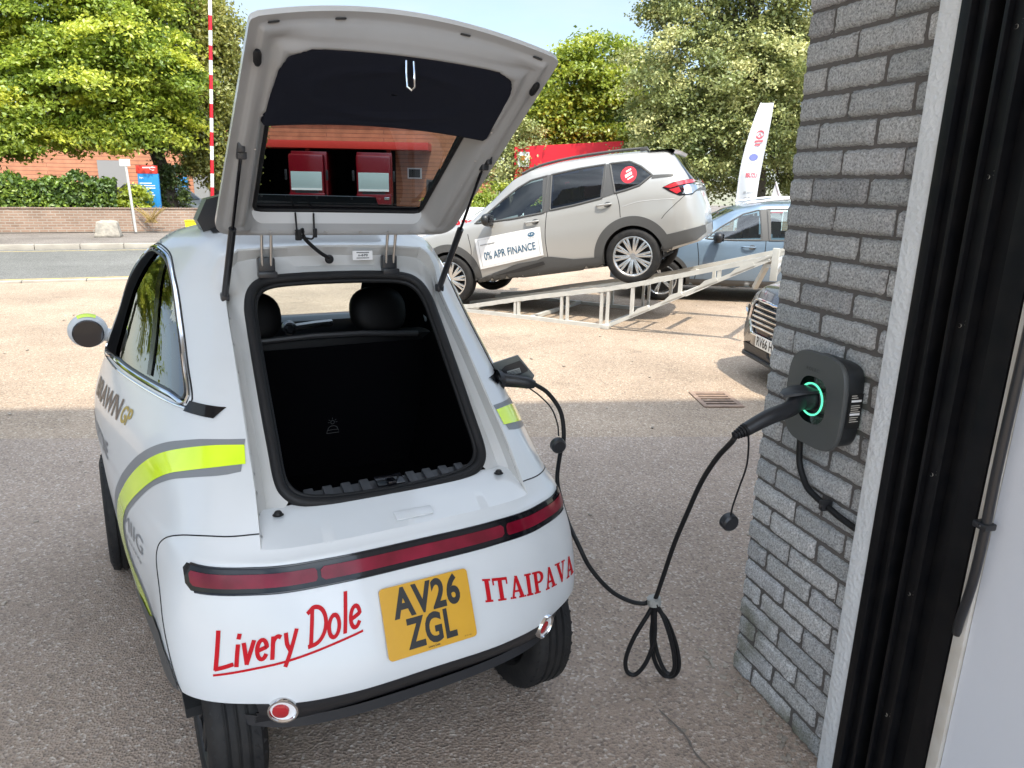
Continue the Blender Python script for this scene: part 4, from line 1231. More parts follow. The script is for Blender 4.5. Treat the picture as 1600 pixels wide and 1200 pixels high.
# serif lettering
def serif(word, h, width):
    adv, polys = 0, []
    def stem(x0, x1, w=.17): polys.append([(x0 - w / 2, 0), (x0 + w / 2, 0), (x1 + w / 2, 1), (x1 - w / 2, 1)])
    def thin(x0, x1, w=.10): stem(x0, x1, w)
    def rect(a, b, c, d): polys.append([(a, b), (c, b), (c, d), (a, d)])
    for ch in word:
        o = adv
        n0 = len(polys)
        if ch == 'I':
            rect(o + .10, 0, o + .29, 1); rect(o + .02, 0, o + .10, .09); rect(o + .29, 0, o + .37, .09); rect(o + .02, .91, o + .10, 1); rect(o + .29, .91, o + .37, 1); adv += .42
        if ch == 'T':
            rect(o + .27, 0, o + .46, .88); rect(o + .17, 0, o + .27, .08); rect(o + .46, 0, o + .56, .08); rect(o + .02, .88, o + .71, 1); rect(o + .02, .70, o + .09, .88); rect(o + .64, .70, o + .71, .88); adv += .76
        if ch == 'A':
            polys.append([(o + .50, 0), (o + .70, 0), (o + .45, 1), (o + .31, 1)])
            polys.append([(o + .08, 0), (o + .18, 0), (o + .385, .82), (o + .31, .92)])
            rect(o + .20, .27, o + .565, .36); rect(o + .00, 0, o + .08, .08); rect(o + .18, 0, o + .27, .08); rect(o + .42, 0, o + .50, .08); rect(o + .70, 0, o + .78, .08); adv += .80
        if ch == 'P':
            rect(o + .10, 0, o + .29, 1); rect(o + .02, 0, o + .10, .08); rect(o + .29, 0, o + .38, .08); rect(o + .02, .92, o + .10, 1)
            a_ = arcp(o + .36, .72, .30, .28, 90, -90, 12); b_ = arcp(o + .36, .72, .12, .18, -90, 90, 12)
            polys.append([(o + .29, 1)] + a_ + [(o + .29, .44), (o + .29, .54)] + b_ + [(o + .29, .90)]); adv += .70
        if ch == 'V':
            polys.append([(o + .10, 1), (o + .30, 1), (o + .50, .18), (o + .42, 0), (o + .36, 0)])
            polys.append([(o + .60, 1), (o + .70, 1), (o + .44, 0), (o + .42, 0), (o + .445, .17)])
            rect(o + .0, .92, o + .10, 1); rect(o + .30, .92, o + .38, 1); rect(o + .50, .92, o + .60, 1); rect(o + .70, .92, o + .78, 1); adv += .78
    k = width / (adv - .04)
    return join2d([poly2d([(p[0] * k, p[1] * h) for p in q], .03) for q in polys])
V, F_ = serif('ITAIPAVA', .066, .438)
place2d('red_serif_lettering', V, F_, lambda u, v: rear(.0022)(.188 + u * .984, .476 - u * .178 + v), MT['red_vinyl'], car)
# flank lettering (left side reads front to back, right side back to front)
for sg in (-1, 1):
    fn = SKIN.side(sg, 'Y', .002)
    def flank(txt, y0, z0, h, wd, m_, bold=.0, slope=0.0, shear=0.0, nm='flank_lettering'):
        V, F_ = text2d(txt, h, wd, bold=bold, shear=shear, maxlen=.05)
        if sg < 0: mp = lambda u, v: fn(y0 - u, z0 + v + slope * u)
        else: mp = lambda u, v: fn(y0 - wd + u, z0 + v + slope * (wd - u))
        place2d(nm, V, F_, mp, m_, car)
    flank('BRAWN', 1.46, .872, .070, .44, MT['bronze_ink'], .03, .02, .15)
    flank('GP', 1.005, .885, .055, .10, MT['gold'], .02, .02, .15)
    flank('BRIDGESTONE', 1.62, .705, .062, .50, MT['grey_vinyl'], .025, .0, .1)
    flank('MIIG', .86, .565, .052, .29, MT['grey_vinyl'], -.004, .02)
    V, F_ = strokes2d([[(t, 0), (t + .02, 0)] for t in np.arange(0, .24, .035)], .006)
    place2d('flank_small_print', V, F_, lambda u, v: fn(.82 - u, .534 + v + .02 * u), MT['grey_vinyl'], car)
# letters over the door
V, F_ = text2d('LINDBI', .085, .125, shear=.2, maxlen=.02)
place2d('roof_lettering', V, F_, lambda u, v: SKIN.hit((-.545 + u, 1.285 + v, 3), (0, 0, -1), .002), MT['grey_vinyl'], car)
# --- plastic sill with ribs, catch
sl = MB()
sl.grid([[(x, .275, .772 - .012 * (abs(x) > .30)) for x in np.linspace(-.31, .31, 21)], [(x, .33, .793) for x in np.linspace(-.31, .31, 21)], [(x, .345, .77) for x in np.linspace(-.31, .31, 21)], [(x, .35, .62) for x in np.linspace(-.31, .31, 21)]])
for k in range(-4, 5):
    if k == 0: continue
    x = k * .058 + (.02 if k > 0 else -.02)
    sl.box((x, .305, .790), (.030, .055, .014), ch=.004, rot=Matrix.Rotation(R(20), 3, 'X'))
slo = sl.build('sill_trim', mat('grey_plastic', (.035, .037, .042), .45), car)
MB().box((.0, .300, .798), (.09, .05, .008), ch=.003, rot=Matrix.Rotation(R(18), 3, 'X')).box((.0, .288, .80), (.028, .035, .012), ch=.004).build('catch', MT['dark_trim'], slo)
MB().box((0.02, .150, .7445), (.12, .034, .006), ch=.0028, rot=Matrix.Rotation(R(22), 3, 'X')).build('grab_moulding', MT['white'], car)
lb = mesh_obj('paper_label', [(.055, .783, 1.443), (.128, .783, 1.443), (.128, .785, 1.475), (.055, .785, 1.475)], [(0, 1, 2, 3)], MT['white_gloss'], car)
V, F_ = text2d('n-670', .008, .035, bold=.02, align='CENTER')
place2d('label_print', V, F_, lambda x, y: (.0915 + x, .7815, 1.456 + y), MT['ink'], lb)
for k in range(2):
    V, F_ = strokes2d([[(0, 0), (.045, 0)]], .0025)
    place2d('label_print', V, F_, lambda x, y: (.069 + x, .7815, 1.450 + y + k * .019), MT['ink'], lb)
# roof: black sunroof panel and raised deflector
pv, pf = poly2d([(-.37, 1.0), (.30, 1.0), (.30, 1.38), (-.37, 1.36)], .03)
place2d('sunroof', pv, pf, lambda x, y: SKIN.hit((x, y, 3), (0, 0, -1), .004), MT['satin_black'], car)
df = MB()
df.prism([(-.388, 1.515), (-.409, 1.562), (-.374, 1.634), (-.30, 1.655), (.25, 1.655), (.30, 1.52)], -1.18, -1.08, Matrix.Rotation(R(90), 4, 'X'))
df.build('roof_deflector', MT['satin_black'], car)
# --- tailgate
TL = .862
def TG(a, x, n):
    w_ = .408 - .006 * a / TL
    c_ = (.075 * (a / TL) ** 1.2) * (1 - min(1, (x / w_) ** 2))
    n = n + c_
    return (x, .73 - .806 * a + .592 * n, 1.534 + .592 * a + .806 * n)
def sdist(poly, A_, X_):
    """distance to a closed outline, negative inside"""
    P = np.array(poly); d = np.full(A_.shape, 9.)
    for i in range(len(P)):
        p, q = P[i], P[(i + 1) % len(P)]
        e = q - p; t = np.clip(((A_ - p[0]) * e[0] + (X_ - p[1]) * e[1]) / (e @ e + 1e-12), 0, 1)
        d = np.minimum(d, np.hypot(A_ - p[0] - t * e[0], X_ - p[1] - t * e[1]))
    return np.where(inside(poly, A_, X_), -d, d)
def rpoly(c4, r, n=6):
    """rounded quad"""
    out = []
    for i in range(4):
        p, a, b = np.array(c4[i]), np.array(c4[i - 1]), np.array(c4[(i + 1) % 4])
        ri = r[i] if isinstance(r, (list, tuple)) else r
        u, w_ = (a - p) / np.linalg.norm(a - p), (b - p) / np.linalg.norm(b - p)
        for t in np.linspace(0, 1, n + 1):
            out.append(tuple(p + u * ri * (1 - t) ** 2 + w_ * ri * t ** 2))
    return out
OUTL = rpoly([(0, -.408), (0, .408), (TL, .402), (TL, -.402)], [.07, .07, .02, .02], 8)
GLS = rpoly([(.050, -.287), (.050, .287), (.54, .302), (.54, -.302)], .022)
INNER = rpoly([(.045, -.292), (.045, .292), (.56, .304), (.56, -.304)], .03)
PAN = rpoly([(.510, -.333), (.510, .333), (.790, .322), (.790, -.322)], [.014, .014, .10, .10], 8)
sst = lambda x: np.clip(x, 0, 1) ** 2 * (3 - 2 * np.clip(x, 0, 1))
NA, NX = 150, 130
OB = np.array(OUTL)
ag = np.linspace(0, TL, NA)
Ai, Xi = np.meshgrid(ag, np.linspace(-1, 1, NX), indexing='ij')
# follow the rounded outline at the corners
wid = np.array([max([abs(x) for x in [OB[i][1] + (OB[(i + 1) % len(OB)][1] - OB[i][1]) * (a - OB[i][0]) / (OB[(i + 1) % len(OB)][0] - OB[i][0] + 1e-9) for i in range(len(OB)) if min(OB[i][0], OB[(i + 1) % len(OB)][0]) - 1e-6 <= a <= max(OB[i][0], OB[(i + 1) % len(OB)][0]) + 1e-6 and abs(OB[i][0] - OB[(i + 1) % len(OB)][0]) > 1e-6]] or [.34]) for a in ag])
wid[0] = .338
Xi = Xi * wid[:, None]
d_out, d_in, d_gl = -sdist(OUTL, Ai, Xi), sdist(INNER, Ai, Xi), sdist(GLS, Ai, Xi)
nin = -.011 * sst((d_out - .022) / .012) * (1 - sst((.03 - d_in) / .03)) + .058 * (1 - sst(d_in / .040)) + .004 * np.cos((d_out - .06) * 130) * sst((d_out - .04) / .02) * sst((d_in - .02) / .02)
crown_ = lambda a, x: (.075 * (a / TL) ** 1.2) * (1 - np.minimum(1, (x / (.408 - .006 * a / TL)) ** 2))
cs_ = lambda a: -.5 * sst((a - .50) / .28)
d_pan = sdist(PAN, Ai, Xi)
nin = nin + cs_(Ai) * crown_(Ai, Xi) * (1 - sst(d_pan / .055)) + .030 * (1 - sst((d_pan + .012) / .010))
nout = .016 + .062 * sst(d_out / .09)
gate = thing_gate = None
def gate_grid(nf, flip):
    V = [TG(a, x, n) for a, x, n in zip(Ai.ravel(), Xi.ravel(), nf.ravel())]
    F_ = []
    dc = (d_gl[:-1, :-1] + d_gl[1:, :-1] + d_gl[1:, 1:] + d_gl[:-1, 1:]) / 4
    for i in range(NA - 1):
        for j in range(NX - 1):
            if dc[i, j] < -.004: continue
            q = (i * NX + j, (i + 1) * NX + j, (i + 1) * NX + j + 1, i * NX + j + 1)
            F_.append(q[::-1] if flip else q)
    return V, F_
V, F_ = gate_grid(nin, False)
gate = mesh_obj('tailgate', V, F_, MT['gate_paint_shaded'], car)
V, F_ = gate_grid(nout, True)
mb = MB().add(V, F_)
bi = [(0, j) for j in range(NX)] + [(i, NX - 1) for i in range(1, NA)] + [(NA - 1, j) for j in range(NX - 2, -1, -1)] + [(i, 0) for i in range(NA - 2, 0, -1)]
rim = [[TG(Ai[i, j], Xi[i, j], n) for i, j in bi] for n in (0.0, .008, .016)]
mb.grid([[r_[k] for r_ in rim] for k in range(len(bi))], closed_u=True)
mb.build('outer_skin', MT['white'], gate)
v_, f_ = ring_patch(GLS, lambda a, x: TG(a, x, .066), 10, 90)
gg = mesh_obj('tailgate_glass', v_, f_, MT['tint'], gate)
gb = resample(shrink(GLS, .99), 120)
MB().tube([TG(a, x, .060) for a, x in gb], .0075, closed=True, n=8).build('glass_gasket', MT['rubber'], gate)
pv, pf = poly2d([(.056, -.28), (.056, .28), (.078, .279), (.078, -.279)], .03)
place2d('glass_edge_band', pv, pf, lambda a, x: TG(a, x, .0635), MT['dark_trim'], gate)
PB = resample(PAN, 110)
c_ = PB.mean(0)
rows = []
for k, (s_, n) in enumerate([(1.0, .010), (1.0, -.002), (.988, -.008), (.965, -.010)] + [(s2, -.010) for s2 in np.linspace(.9, .02, 14)]):
    rows.append([TG(*(c_ + (p - c_) * s_), n + float(cs_((c_ + (p - c_) * s_)[0]) * crown_(*(c_ + (p - c_) * s_))) - (.004 * math.exp(-((np.linalg.norm((c_ + (p - c_) * s_ - c_) / np.array([.09, .23])) - 1) / .12) ** 2))) for p in PB])
MB().grid(rows, closed_v=True).build('trim_panel', MT['navy'], gate)
for px_, a in ((-.347, .848), (-.187, .862 - .012), (.141, .848), (.345, .848), (-.283, .83), (.30, .832)):
    big = abs(px_) not in (.283, .30)
    a_ = .822 if not big else .842
    p = Vector(TG(a_, px_, -.0015)); q = Vector(TG(a_, px_ + .01, -.0015)); ux = (q - p).normalized()
    MB().beam(p - ux * (.013 if big else .008), p + ux * (.013 if big else .008), .012 if big else .009, .004, ch=.0015).build('slot', MT['plate_ink'], gate)
for sg in (-1, 1):
    p, q = Vector(TG(.775, sg * .376, -.012)), Vector(TG(.735, sg * .372, -.016))
    MB().tube([p, p.lerp(q, .2), p.lerp(q, .8), q], [.006, .0095, .0095, .006], n=12).build('rubber_buffer', MT['rubber'], gate)
    for a, x in [(a, .335) for a in (.1, .2, .3, .42, .55)] + [(.028, x) for x in (.06, .16, .24)]:
        MB().lathe([(0, -.004), (.004, -.003), (.005, 0)], c=Vector(TG(a, sg * x, -.004)), n=10).build('screw', MT['steel'], gate)
la = TG(.775, .0, -.045)
MB().tube([Vector(la) + Vector(d) for d in ((-.010, 0, 0), (-.011, -.002, -.03), (-.010, -.006, -.062), (0, -.010, -.07), (.010, -.006, -.062), (.011, -.002, -.03), (.010, 0, 0))], .0035, n=8).build('striker', MT['chrome'], gate)
MB().tube(smooth_path([TG(.02, -.135, .01), (-.12, .742, 1.52), (-.07, .755, 1.475), (-.03, .775, 1.452)], 8), .0065, n=8).lathe([(0, -.012), (.012, -.010), (.016, 0)], c=(-.03, .78, 1.448), axis='Y', n=16).build('wiring_hose', MT['rubber'], car)
MB().tube(smooth_path([TG(.052, -.155, .05), TG(.045, -.16, -.01), TG(.012, -.15, -.015), TG(.0, -.12, -.012), TG(.012, -.10, -.014), TG(.05, -.095, .05)], 8), .003, n=6).box(TG(.022, -.152, -.014), (.02, .016, .035), ch=.004).box(TG(.03, -.098, -.012), (.012, .012, .03), ch=.003).build('heater_wire', MT['rubber'], gate)
# --- charge flap and socket on the right flank
fp = [(.515, .601, 1.059), (.610, .550, 1.098), (.668, .518, 1.02), (.66, .519, 1.005), (.516, .600, 1.000)]
n_ = Vector((.5, .85, .05)).normalized()
cf = MB()
P0 = [Vector(p) for p in fp]; P1 = [p + n_ * .012 for p in P0]
k = len(fp)
cf.add(P0 + P1, [tuple(range(k)), tuple(range(2 * k - 1, k - 1, -1))] + [(i, i + k, (i + 1) % k + k, (i + 1) % k) for i in range(k)])
cfo = cf.build('charge_flap', mat('flap_grey', (.10, .11, .105), .45), car)
c_ = sum(P0, Vector()) / k
ux = (P0[1] - P0[0]).normalized(); uz = n_.cross(ux); uz = uz if uz.z > 0 else -uz
ffn = frame_fn(c_ - n_ * .002, ux, uz)
pv, pf = poly2d([(-.055, -.025), (.05, -.03), (.058, -.01), (.04, .032), (-.02, .03), (-.055, .01)], .2)
place2d('flap_inset', pv, pf, ffn, MT['black'], cfo)
ffn2 = frame_fn(c_ - n_ * .004, ux, uz)
pv, pf = poly2d([(-.02, -.012), (.03, -.014), (.03, .006), (-.02, .008)], .2)
place2d('flap_label', pv, pf, ffn2, mat('label_grey', (.30, .31, .30), .5), cfo)
V, F_ = join2d([strokes2d([[(-.017, y), (.027, y - .001)]], .0022) for y in (-.009, -.004, .001)])
place2d('flap_print', V, F_, frame_fn(c_ - n_ * .0055, ux, uz), MT['ink'], cfo)
MB().lathe([(.0, .02), (.038, .02), (.042, .006), (.044, 0)], c=SKIN.hit((3, .53, 1.02), (-1, 0, 0), -.01), axis='X', n=28).build('charge_socket', MT['black'], car)

# ================================================================== ORDINARY CARS
def smooth1(xs, X, Y, k=0.09):
    xx = np.linspace(X[0], X[-1], 600)
    yy = np.interp(xx, X, Y)
    h = int(max(1, k / (xx[1] - xx[0])))
    ker = np.hanning(2 * h + 3)[1:-1]; ker /= ker.sum()
    pad = np.r_[np.full(h, yy[0]), yy, np.full(h, yy[-1])]
    return np.interp(xs, xx, np.convolve(pad, ker, 'valid'))

def car_skin(tab, nx=200, nt=64, sm=.06):
    """tab rows: X, sill z, belt z, top z, half width, roof half width.  X forward, Y left, centre plane Y=0"""
    T = np.array(tab, float); T = T[np.argsort(T[:, 0])]
    xs = np.linspace(T[0, 0], T[-1, 0], nx)
    c = [smooth1(xs, T[:, 0], T[:, k], sm) for k in range(1, 6)]
    rows = []
    for i in range(nx):
        z0, zb, zt, W, Wr = (a[i] for a in c)
        zb = min(zb, zt - .05)
        h = zt - zb
        g = max(0.0, min(1.0, (h - .08) / .25))
        Wt = Wr * g + (W - .10) * (1 - g)
        P = np.array([(0.0, z0 - .01), (W * .70, z0 - .01), (W * .90, z0), (W * .965, z0 + .12), (W, z0 + .52 * (zb - z0)), (W * .992, z0 + .78 * (zb - z0)), (W * .965, zb - .01),
                      (W * .955 * (1 - .5) + .5 * Wt + .02 * g, zb + h * .45), (Wt, zt - min(.07, h * .45)), (Wt - .10, zt - min(.012, h * .1)), (Wt * .45, zt + .008), (0, zt + .014)])
        q = cr(P, np.linspace(0, len(P) - 1, nt))
        rows.append([(xs[i], y, z) for y, z in q])
    return np.array(rows), xs

def car_shell(parent, rows, paint, holes=(), arches=(), arch_r=.39, name='body', ends=True):
    V, Fa, Fk = [], [], []
    nx, nt = rows.shape[:2]
    for sg in (-1, 1):
        P = rows * np.array([1, sg, 1]); n0 = len(V)
        V += [tuple(p) for p in P.reshape(-1, 3)]
        Cc = (P[:-1, :-1] + P[1:, :-1] + P[1:, 1:] + P[:-1, 1:]) / 4
        kill = np.zeros(Cc.shape[:2], bool)
        for h in holes: kill |= inside(shrink(h, .93), Cc[..., 0], Cc[..., 2]) & (np.abs(Cc[..., 1]) > .45)
        for xa, za in arches: kill |= ((Cc[..., 0] - xa) ** 2 + (Cc[..., 2] - za) ** 2 < (arch_r + .025) ** 2) & (np.abs(Cc[..., 1]) > .55)
        for i in range(nx - 1):
            for j in range(nt - 1):
                q = (n0 + i * nt + j, n0 + (i + 1) * nt + j, n0 + (i + 1) * nt + j + 1, n0 + i * nt + j + 1)
                if sg < 0: q = q[::-1]
                Fa.append(q)
                if not kill[i, j]: Fk.append(q)
        for i in (0, nx - 1):
            e = [n0 + i * nt + j for j in range(nt)]
            Fa.append(tuple(e)); Fk.append(tuple(e))
    sk = Skin(V, Fa)
    o = mesh_obj(name, V, Fk, paint, parent, smooth=True, sharp=40)
    bm = bmesh.new(); bm.from_mesh(o.data)
    bmesh.ops.remove_doubles(bm, verts=list(bm.verts), dist=.0005)
    bmesh.ops.recalc_face_normals(bm, faces=list(bm.faces))
    bm.to_mesh(o.data); bm.free()
    return o, sk

def arch_set(parent, sk, sg, xa, za, r_in, r_out, m_, W, a0=-8, a1=188, well_in=.55):
    fn = sk.side(sg, 'X', .006)
    t = np.linspace(R(a0), R(a1), 46)
    rows = [[fn(xa + r * math.cos(a), za + r * math.sin(a)) for a in t] for r in np.linspace(r_in, r_out, 5)]
    lipin = [Vector((p[0], p[1] - sg * .05, p[2])) for p in rows[0]]
    lipout = [Vector((p[0], p[1] - sg * .012, p[2])) for p in rows[-1]]
    MB().grid([lipin] + rows + [lipout]).build('arch_cladding', m_, parent)
    w = MB()
    w.lathe([(r_in + .004, sg * well_in), (r_in + .004, sg * (W - .02))], c=(xa, 0, za), axis='Y', n=36, arc=(R(-5), R(185)))
    w.lathe([(0, sg * well_in), (r_in + .004, sg * well_in)], c=(xa, 0, za), axis='Y', n=36, arc=(R(-5), R(185)))
    w.build('wheel_well', MT['well'], parent)

def gap(parent, sk, sg, pts, r=.004, m_='rubber', name='panel_gap', off=-.001):
    fn = sk.side(sg, 'X', off)
    MB().tube([fn(*p) for p in smooth_path(pts, 8)], r, n=6).build(name, MT[m_], parent)

def handle(parent, sk, sg, x, z, m_):
    fn = sk.side(sg, 'X', .002)
    p = [fn(x - .10, z), fn(x + .10, z)]
    o = Vector((0, sg * .030, 0))
    mb = MB().tube(smooth_path([p[0], p[0].lerp(p[1], .15) + o, p[0].lerp(p[1], .5) + o * 1.25, p[0].lerp(p[1], .85) + o, p[1]], 6), .0125, n=10)
    ho = mb.build('door_handle', m_, parent)
    pv, pf = poly2d([(x - .05 + .05 * math.cos(t), z - .005 + .035 * math.sin(t)) for t in np.linspace(0, 2 * math.pi, 20, endpoint=False)], .05)
    place2d('handle_recess', pv, pf, sk.side(sg, 'X', .003), MT['clad'], ho)

def side_mirror(parent, c, sg, m_):
    rows = []
    for i in range(11):
        th = math.pi * i / 10
        rows.append([Vector(c) + Vector((-.075 * math.cos(th), sg * .12 * math.sin(th) * math.copysign(abs(math.cos(p)) ** .8, math.cos(p)) , .085 * math.sin(th) * math.copysign(abs(math.sin(p)) ** .8, math.sin(p)))) for p in np.linspace(0, 2 * math.pi, 24, endpoint=False)])
    mb = MB().grid(rows, closed_v=True).box(Vector(c) + Vector((.01, -sg * .12, -.07)), (.07, .14, .035), ch=.01)
    o = mb.build('door_mirror', m_, parent)
    MB().box(Vector(c) + Vector((-.066, 0, .0)), (.006, .17, .115), ch=.002).build('mirror_glass', MT['mirror'], o)

# ---------------- beige estate on the ramp (near side wheel plane Y = 0.9)
suv = thing('sport_utility_car', 'beige sport utility car parked nose down on a white steel ramp, finance sign on door', 'car')
c0 = Vector((1.513, 9.014, 0.526))
sy, sp_ = 2.79253, -0.1771
Rsuv = Matrix.Rotation(sy, 4, 'Z') @ Matrix(((math.cos(sp_), 0, -math.sin(sp_), 0), (0, 1, 0, 0), (math.sin(sp_), 0, math.cos(sp_), 0), (0, 0, 0, 1)))
suv.matrix_world = Matrix.Translation(c0) @ Rsuv @ Matrix.Scale(.95, 4) @ Matrix.Translation((0, -.91, 0))
tab = [(-.905, .50, .70, .80, .40, .3), (-.89, .46, .74, .98, .52, .4), (-.85, .44, .92, 1.14, .66, .52), (-.80, .43, 1.02, 1.22, .75, .58), (-.72, .42, 1.08, 1.36, .835, .62), (-.60, .40, 1.10, 1.58, .885, .64), (-.52, .38, 1.12, 1.635, .895, .645),
       (-.2, .30, 1.15, 1.67, .905, .66), (.3, .28, 1.13, 1.71, .91, .675), (.9, .27, 1.10, 1.72, .91, .68), (1.3, .27, 1.08, 1.69, .91, .67), (1.6, .27, 1.06, 1.60, .91, .655), (1.95, .27, 1.04, 1.37, .905, .66), (2.28, .27, 1.03, 1.13, .90, .72),
       (2.7, .27, 1.0, 1.08, .90, .78), (3.1, .27, .95, 1.03, .88, .76), (3.4, .26, .85, .95, .82, .7), (3.55, .28, .74, .84, .74, .6), (3.62, .34, .6, .70, .62, .5)]
rows, xs_ = car_skin(tab, 230, 70, .07)
w1 = [(2.14, 1.085), (1.95, 1.20), (1.72, 1.34), (1.50, 1.455), (1.30, 1.525), (1.06, 1.545), (1.10, 1.30), (1.14, 1.085), (1.6, 1.07)]
w2 = [(.985, 1.55), (.60, 1.565), (.26, 1.56), (.28, 1.36), (.325, 1.155), (.70, 1.12), (1.03, 1.105), (1.01, 1.30)]
w3 = [(.19, 1.56), (-.06, 1.545), (-.20, 1.46), (-.33, 1.335), (-.17, 1.235), (.0, 1.205), (.14, 1.19), (.165, 1.38)]
sb, ssk = car_shell(suv, rows, MT['suv'], (w1, w2, w3), ((0, .355), (2.67, .355)), .40)
inner = MB().box((1.25, 0, .95), (.55, 1.3, .5), ch=.1).box((.3, 0, .95), (.5, 1.3, .5), ch=.1).box((1.05, .38, 1.15), (.16, .48, .62), ch=.06).box((1.05, -.38, 1.15), (.16, .48, .62), ch=.06).box((.05, 0, 1.12), (.16, 1.2, .55), ch=.06)
inner.box((1.0, .38, 1.50), (.1, .26, .16), ch=.04).box((1.0, -.38, 1.50), (.1, .26, .16), ch=.04).box((2.05, 0, .98), (.3, 1.4, .25), ch=.06)
inner.build('seats', MT['leather'], suv)
for sg in (1, -1):
    for w, gm, nm in ((w1, 'carglass', 'front_window'), (w2, 'darkglass', 'rear_window'), (w3, 'darkglass', 'quarter_window')):
        v_, f_ = ring_patch(w, ssk.side(sg, 'X', .003), 8, 64)
        wo = mesh_obj(nm, v_, f_, MT[gm], suv)
        B = resample(shrink(w, 1.03), 90)
        MB().tube([ssk.side(sg, 'X', -.002)(*p) for p in B], .016, closed=True, n=8).build('window_frame', MT['clad'], wo)
    for pl4 in ([(1.12, 1.555), (.985, 1.56), (1.03, 1.09), (1.15, 1.075)], [(.27, 1.565), (.18, 1.565), (.13, 1.18), (.34, 1.145)]):
        pv, pf = poly2d(pl4, .06); place2d('door_pillar', pv, pf, ssk.side(sg, 'X', .006), MT['clad'], suv)
    pv, pf = poly2d([(-.34, 1.335), (-.33, 1.29), (-.60, 1.275), (-.60, 1.305)], .05)
    place2d('pillar_strake', pv, pf, ssk.side(sg, 'X', .005), MT['clad'], suv)
    # sill cladding with its raised wedge
    pv, pf = poly2d([(2.27, .255), (2.30, .30), (1.66, .40), (1.60, .455), (1.30, .47), (1.20, .50), (1.10, .49), (.80, .42), (.44, .40), (.385, .30), (.42, .262)], .06)
    place2d('sill_cladding', pv, pf, ssk.side(sg, 'X', .012), MT['clad'], suv)
    pv, pf = poly2d([(1.98, .33), (1.55, .40), (1.22, .445), (1.20, .40), (1.55, .345)], .06)
    place2d('sill_wedge', pv, pf, ssk.side(sg, 'X', .020), MT['black'], suv)
    arch_set(suv, ssk, sg, 0, .355, .395, .515, MT['clad'], .91)
    arch_set(suv, ssk, sg, 2.67, .355, .395, .50, MT['clad'], .91)
    pv, pf = poly2d([(-.36, .40), (-.45, .575), (-.70, .60), (-.90, .62), (-.90, .52), (-.80, .45), (-.5, .41)], .06)
    place2d('bumper_cladding', pv, pf, ssk.side(sg, 'X', .010), MT['clad'], suv)
    gap(suv, ssk, sg, [(.985, 1.545), (1.07, 1.15), (1.14, .8), (1.15, .50), (1.14, .27)], .005)
    gap(suv, ssk, sg, [(.20, 1.55), (.14, 1.24), (.10, 1.05), (.10, .87)], .005)
    gap(suv, ssk, sg, [(-.72, 1.02), (-.60, .93), (-.48, .84), (-.42, .78)], .004)
    gap(suv, ssk, sg, [(2.28, .95), (2.26, .7), (2.34, .55)], .005)
    # crease above the wheel
    gap(suv, ssk, sg, [(.06, 1.0), (-.15, 1.03), (-.40, 1.02), (-.60, 1.0)], .006, 'suv' if 'suv' in MT else 'galv', 'crease_line', -.003)
    handle(suv, ssk, sg, 1.31, .985, MT['suv']); handle(suv, ssk, sg, .30, 1.06, MT['suv'])
    side_mirror(suv, (1.90, sg * 1.03, 1.10), sg, MT['black'])
    # tail lamp
    tl = [(-.46, 1.16), (-.60, 1.205), (-.80, 1.215), (-.90, 1.19), (-.88, 1.10), (-.80, 1.02), (-.66, 1.03), (-.56, 1.085)]
    pv, pf = poly2d(tl, .03); lo = place2d('tail_lamp', pv, pf, ssk.side(sg, 'X', .006), MT['dark_trim'], suv)
    for nm, q, mm in (('red_lens', [(-.48, 1.16), (-.61, 1.198), (-.80, 1.208), (-.87, 1.19), (-.84, 1.165), (-.66, 1.155), (-.56, 1.135)], 'lens2'), ('red_lens', [(-.54, 1.12), (-.66, 1.135), (-.68, 1.075), (-.63, 1.055)], 'lens2'), ('clear_lens', [(-.70, 1.14), (-.86, 1.155), (-.87, 1.11), (-.80, 1.035), (-.69, 1.045), (-.72, 1.09)], 'chrome')):
        pv, pf = poly2d(q, .03); place2d(nm, pv, pf, ssk.side(sg, 'X', .012), MT[mm], lo)
    wheel(suv, (0, sg * .80, .355), .355, .22, .255, sg, 10, MT['alloy'], twin=True)
    wheel(suv, (2.67, sg * .80, .355), .355, .22, .255, sg, 10, MT['alloy'], twin=True)
    # roof rail
    rp = [(-.30, sg * .60, 1.65), (-.22, sg * .60, 1.69), (.2, sg * .615, 1.722), (.7, sg * .62, 1.735), (1.15, sg * .615, 1.712), (1.45, sg * .605, 1.645)]
    MB().tube(smooth_path(rp, 6), .018, n=10).box((-.24, sg * .60, 1.68), (.10, .04, .05), ch=.01).build('roof_rail', MT['clad'], suv)
    v_ = ssk.along('X', 1, .006)
    pv, pf = poly2d([(sg * .50, .78), (sg * .78, .86), (sg * .82, .80), (sg * .70, .70)], .06)
    place2d('headlight', pv, pf, v_, MT['chrome'], suv)
MB().box((1.35, 0, .262), (3.3, 1.25, .03)).box((-.60, 0, .392), (.45, 1.0, .03), rot=Matrix.Rotation(R(12), 3, 'Y')).build('underbody', MT['well'], suv)
back = ssk.along('X', -1, .006)
pv, pf = poly2d([(-.60, 1.20), (.60, 1.20), (.54, 1.56), (-.54, 1.56)], .06)
place2d('rear_screen', pv, pf, back, MT['darkglass'], suv)
pv, pf = poly2d([(-.60, 1.06), (.60, 1.06), (.60, 1.10), (-.60, 1.10)], .06); place2d('tail_strip', pv, pf, back, MT['clad'], suv)
frt = ssk.along('X', 1, .006)
pv, pf = poly2d([(-.62, 1.16), (.62, 1.16), (.56, 1.60), (-.56, 1.60)], .06); place2d('windscreen', pv, pf, frt, MT['sideglass'], suv)
pv, pf = poly2d([(-.45, .55), (.45, .55), (.5, .80), (-.5, .80)], .06); place2d('grille', pv, pf, frt, MT['clad'], suv)
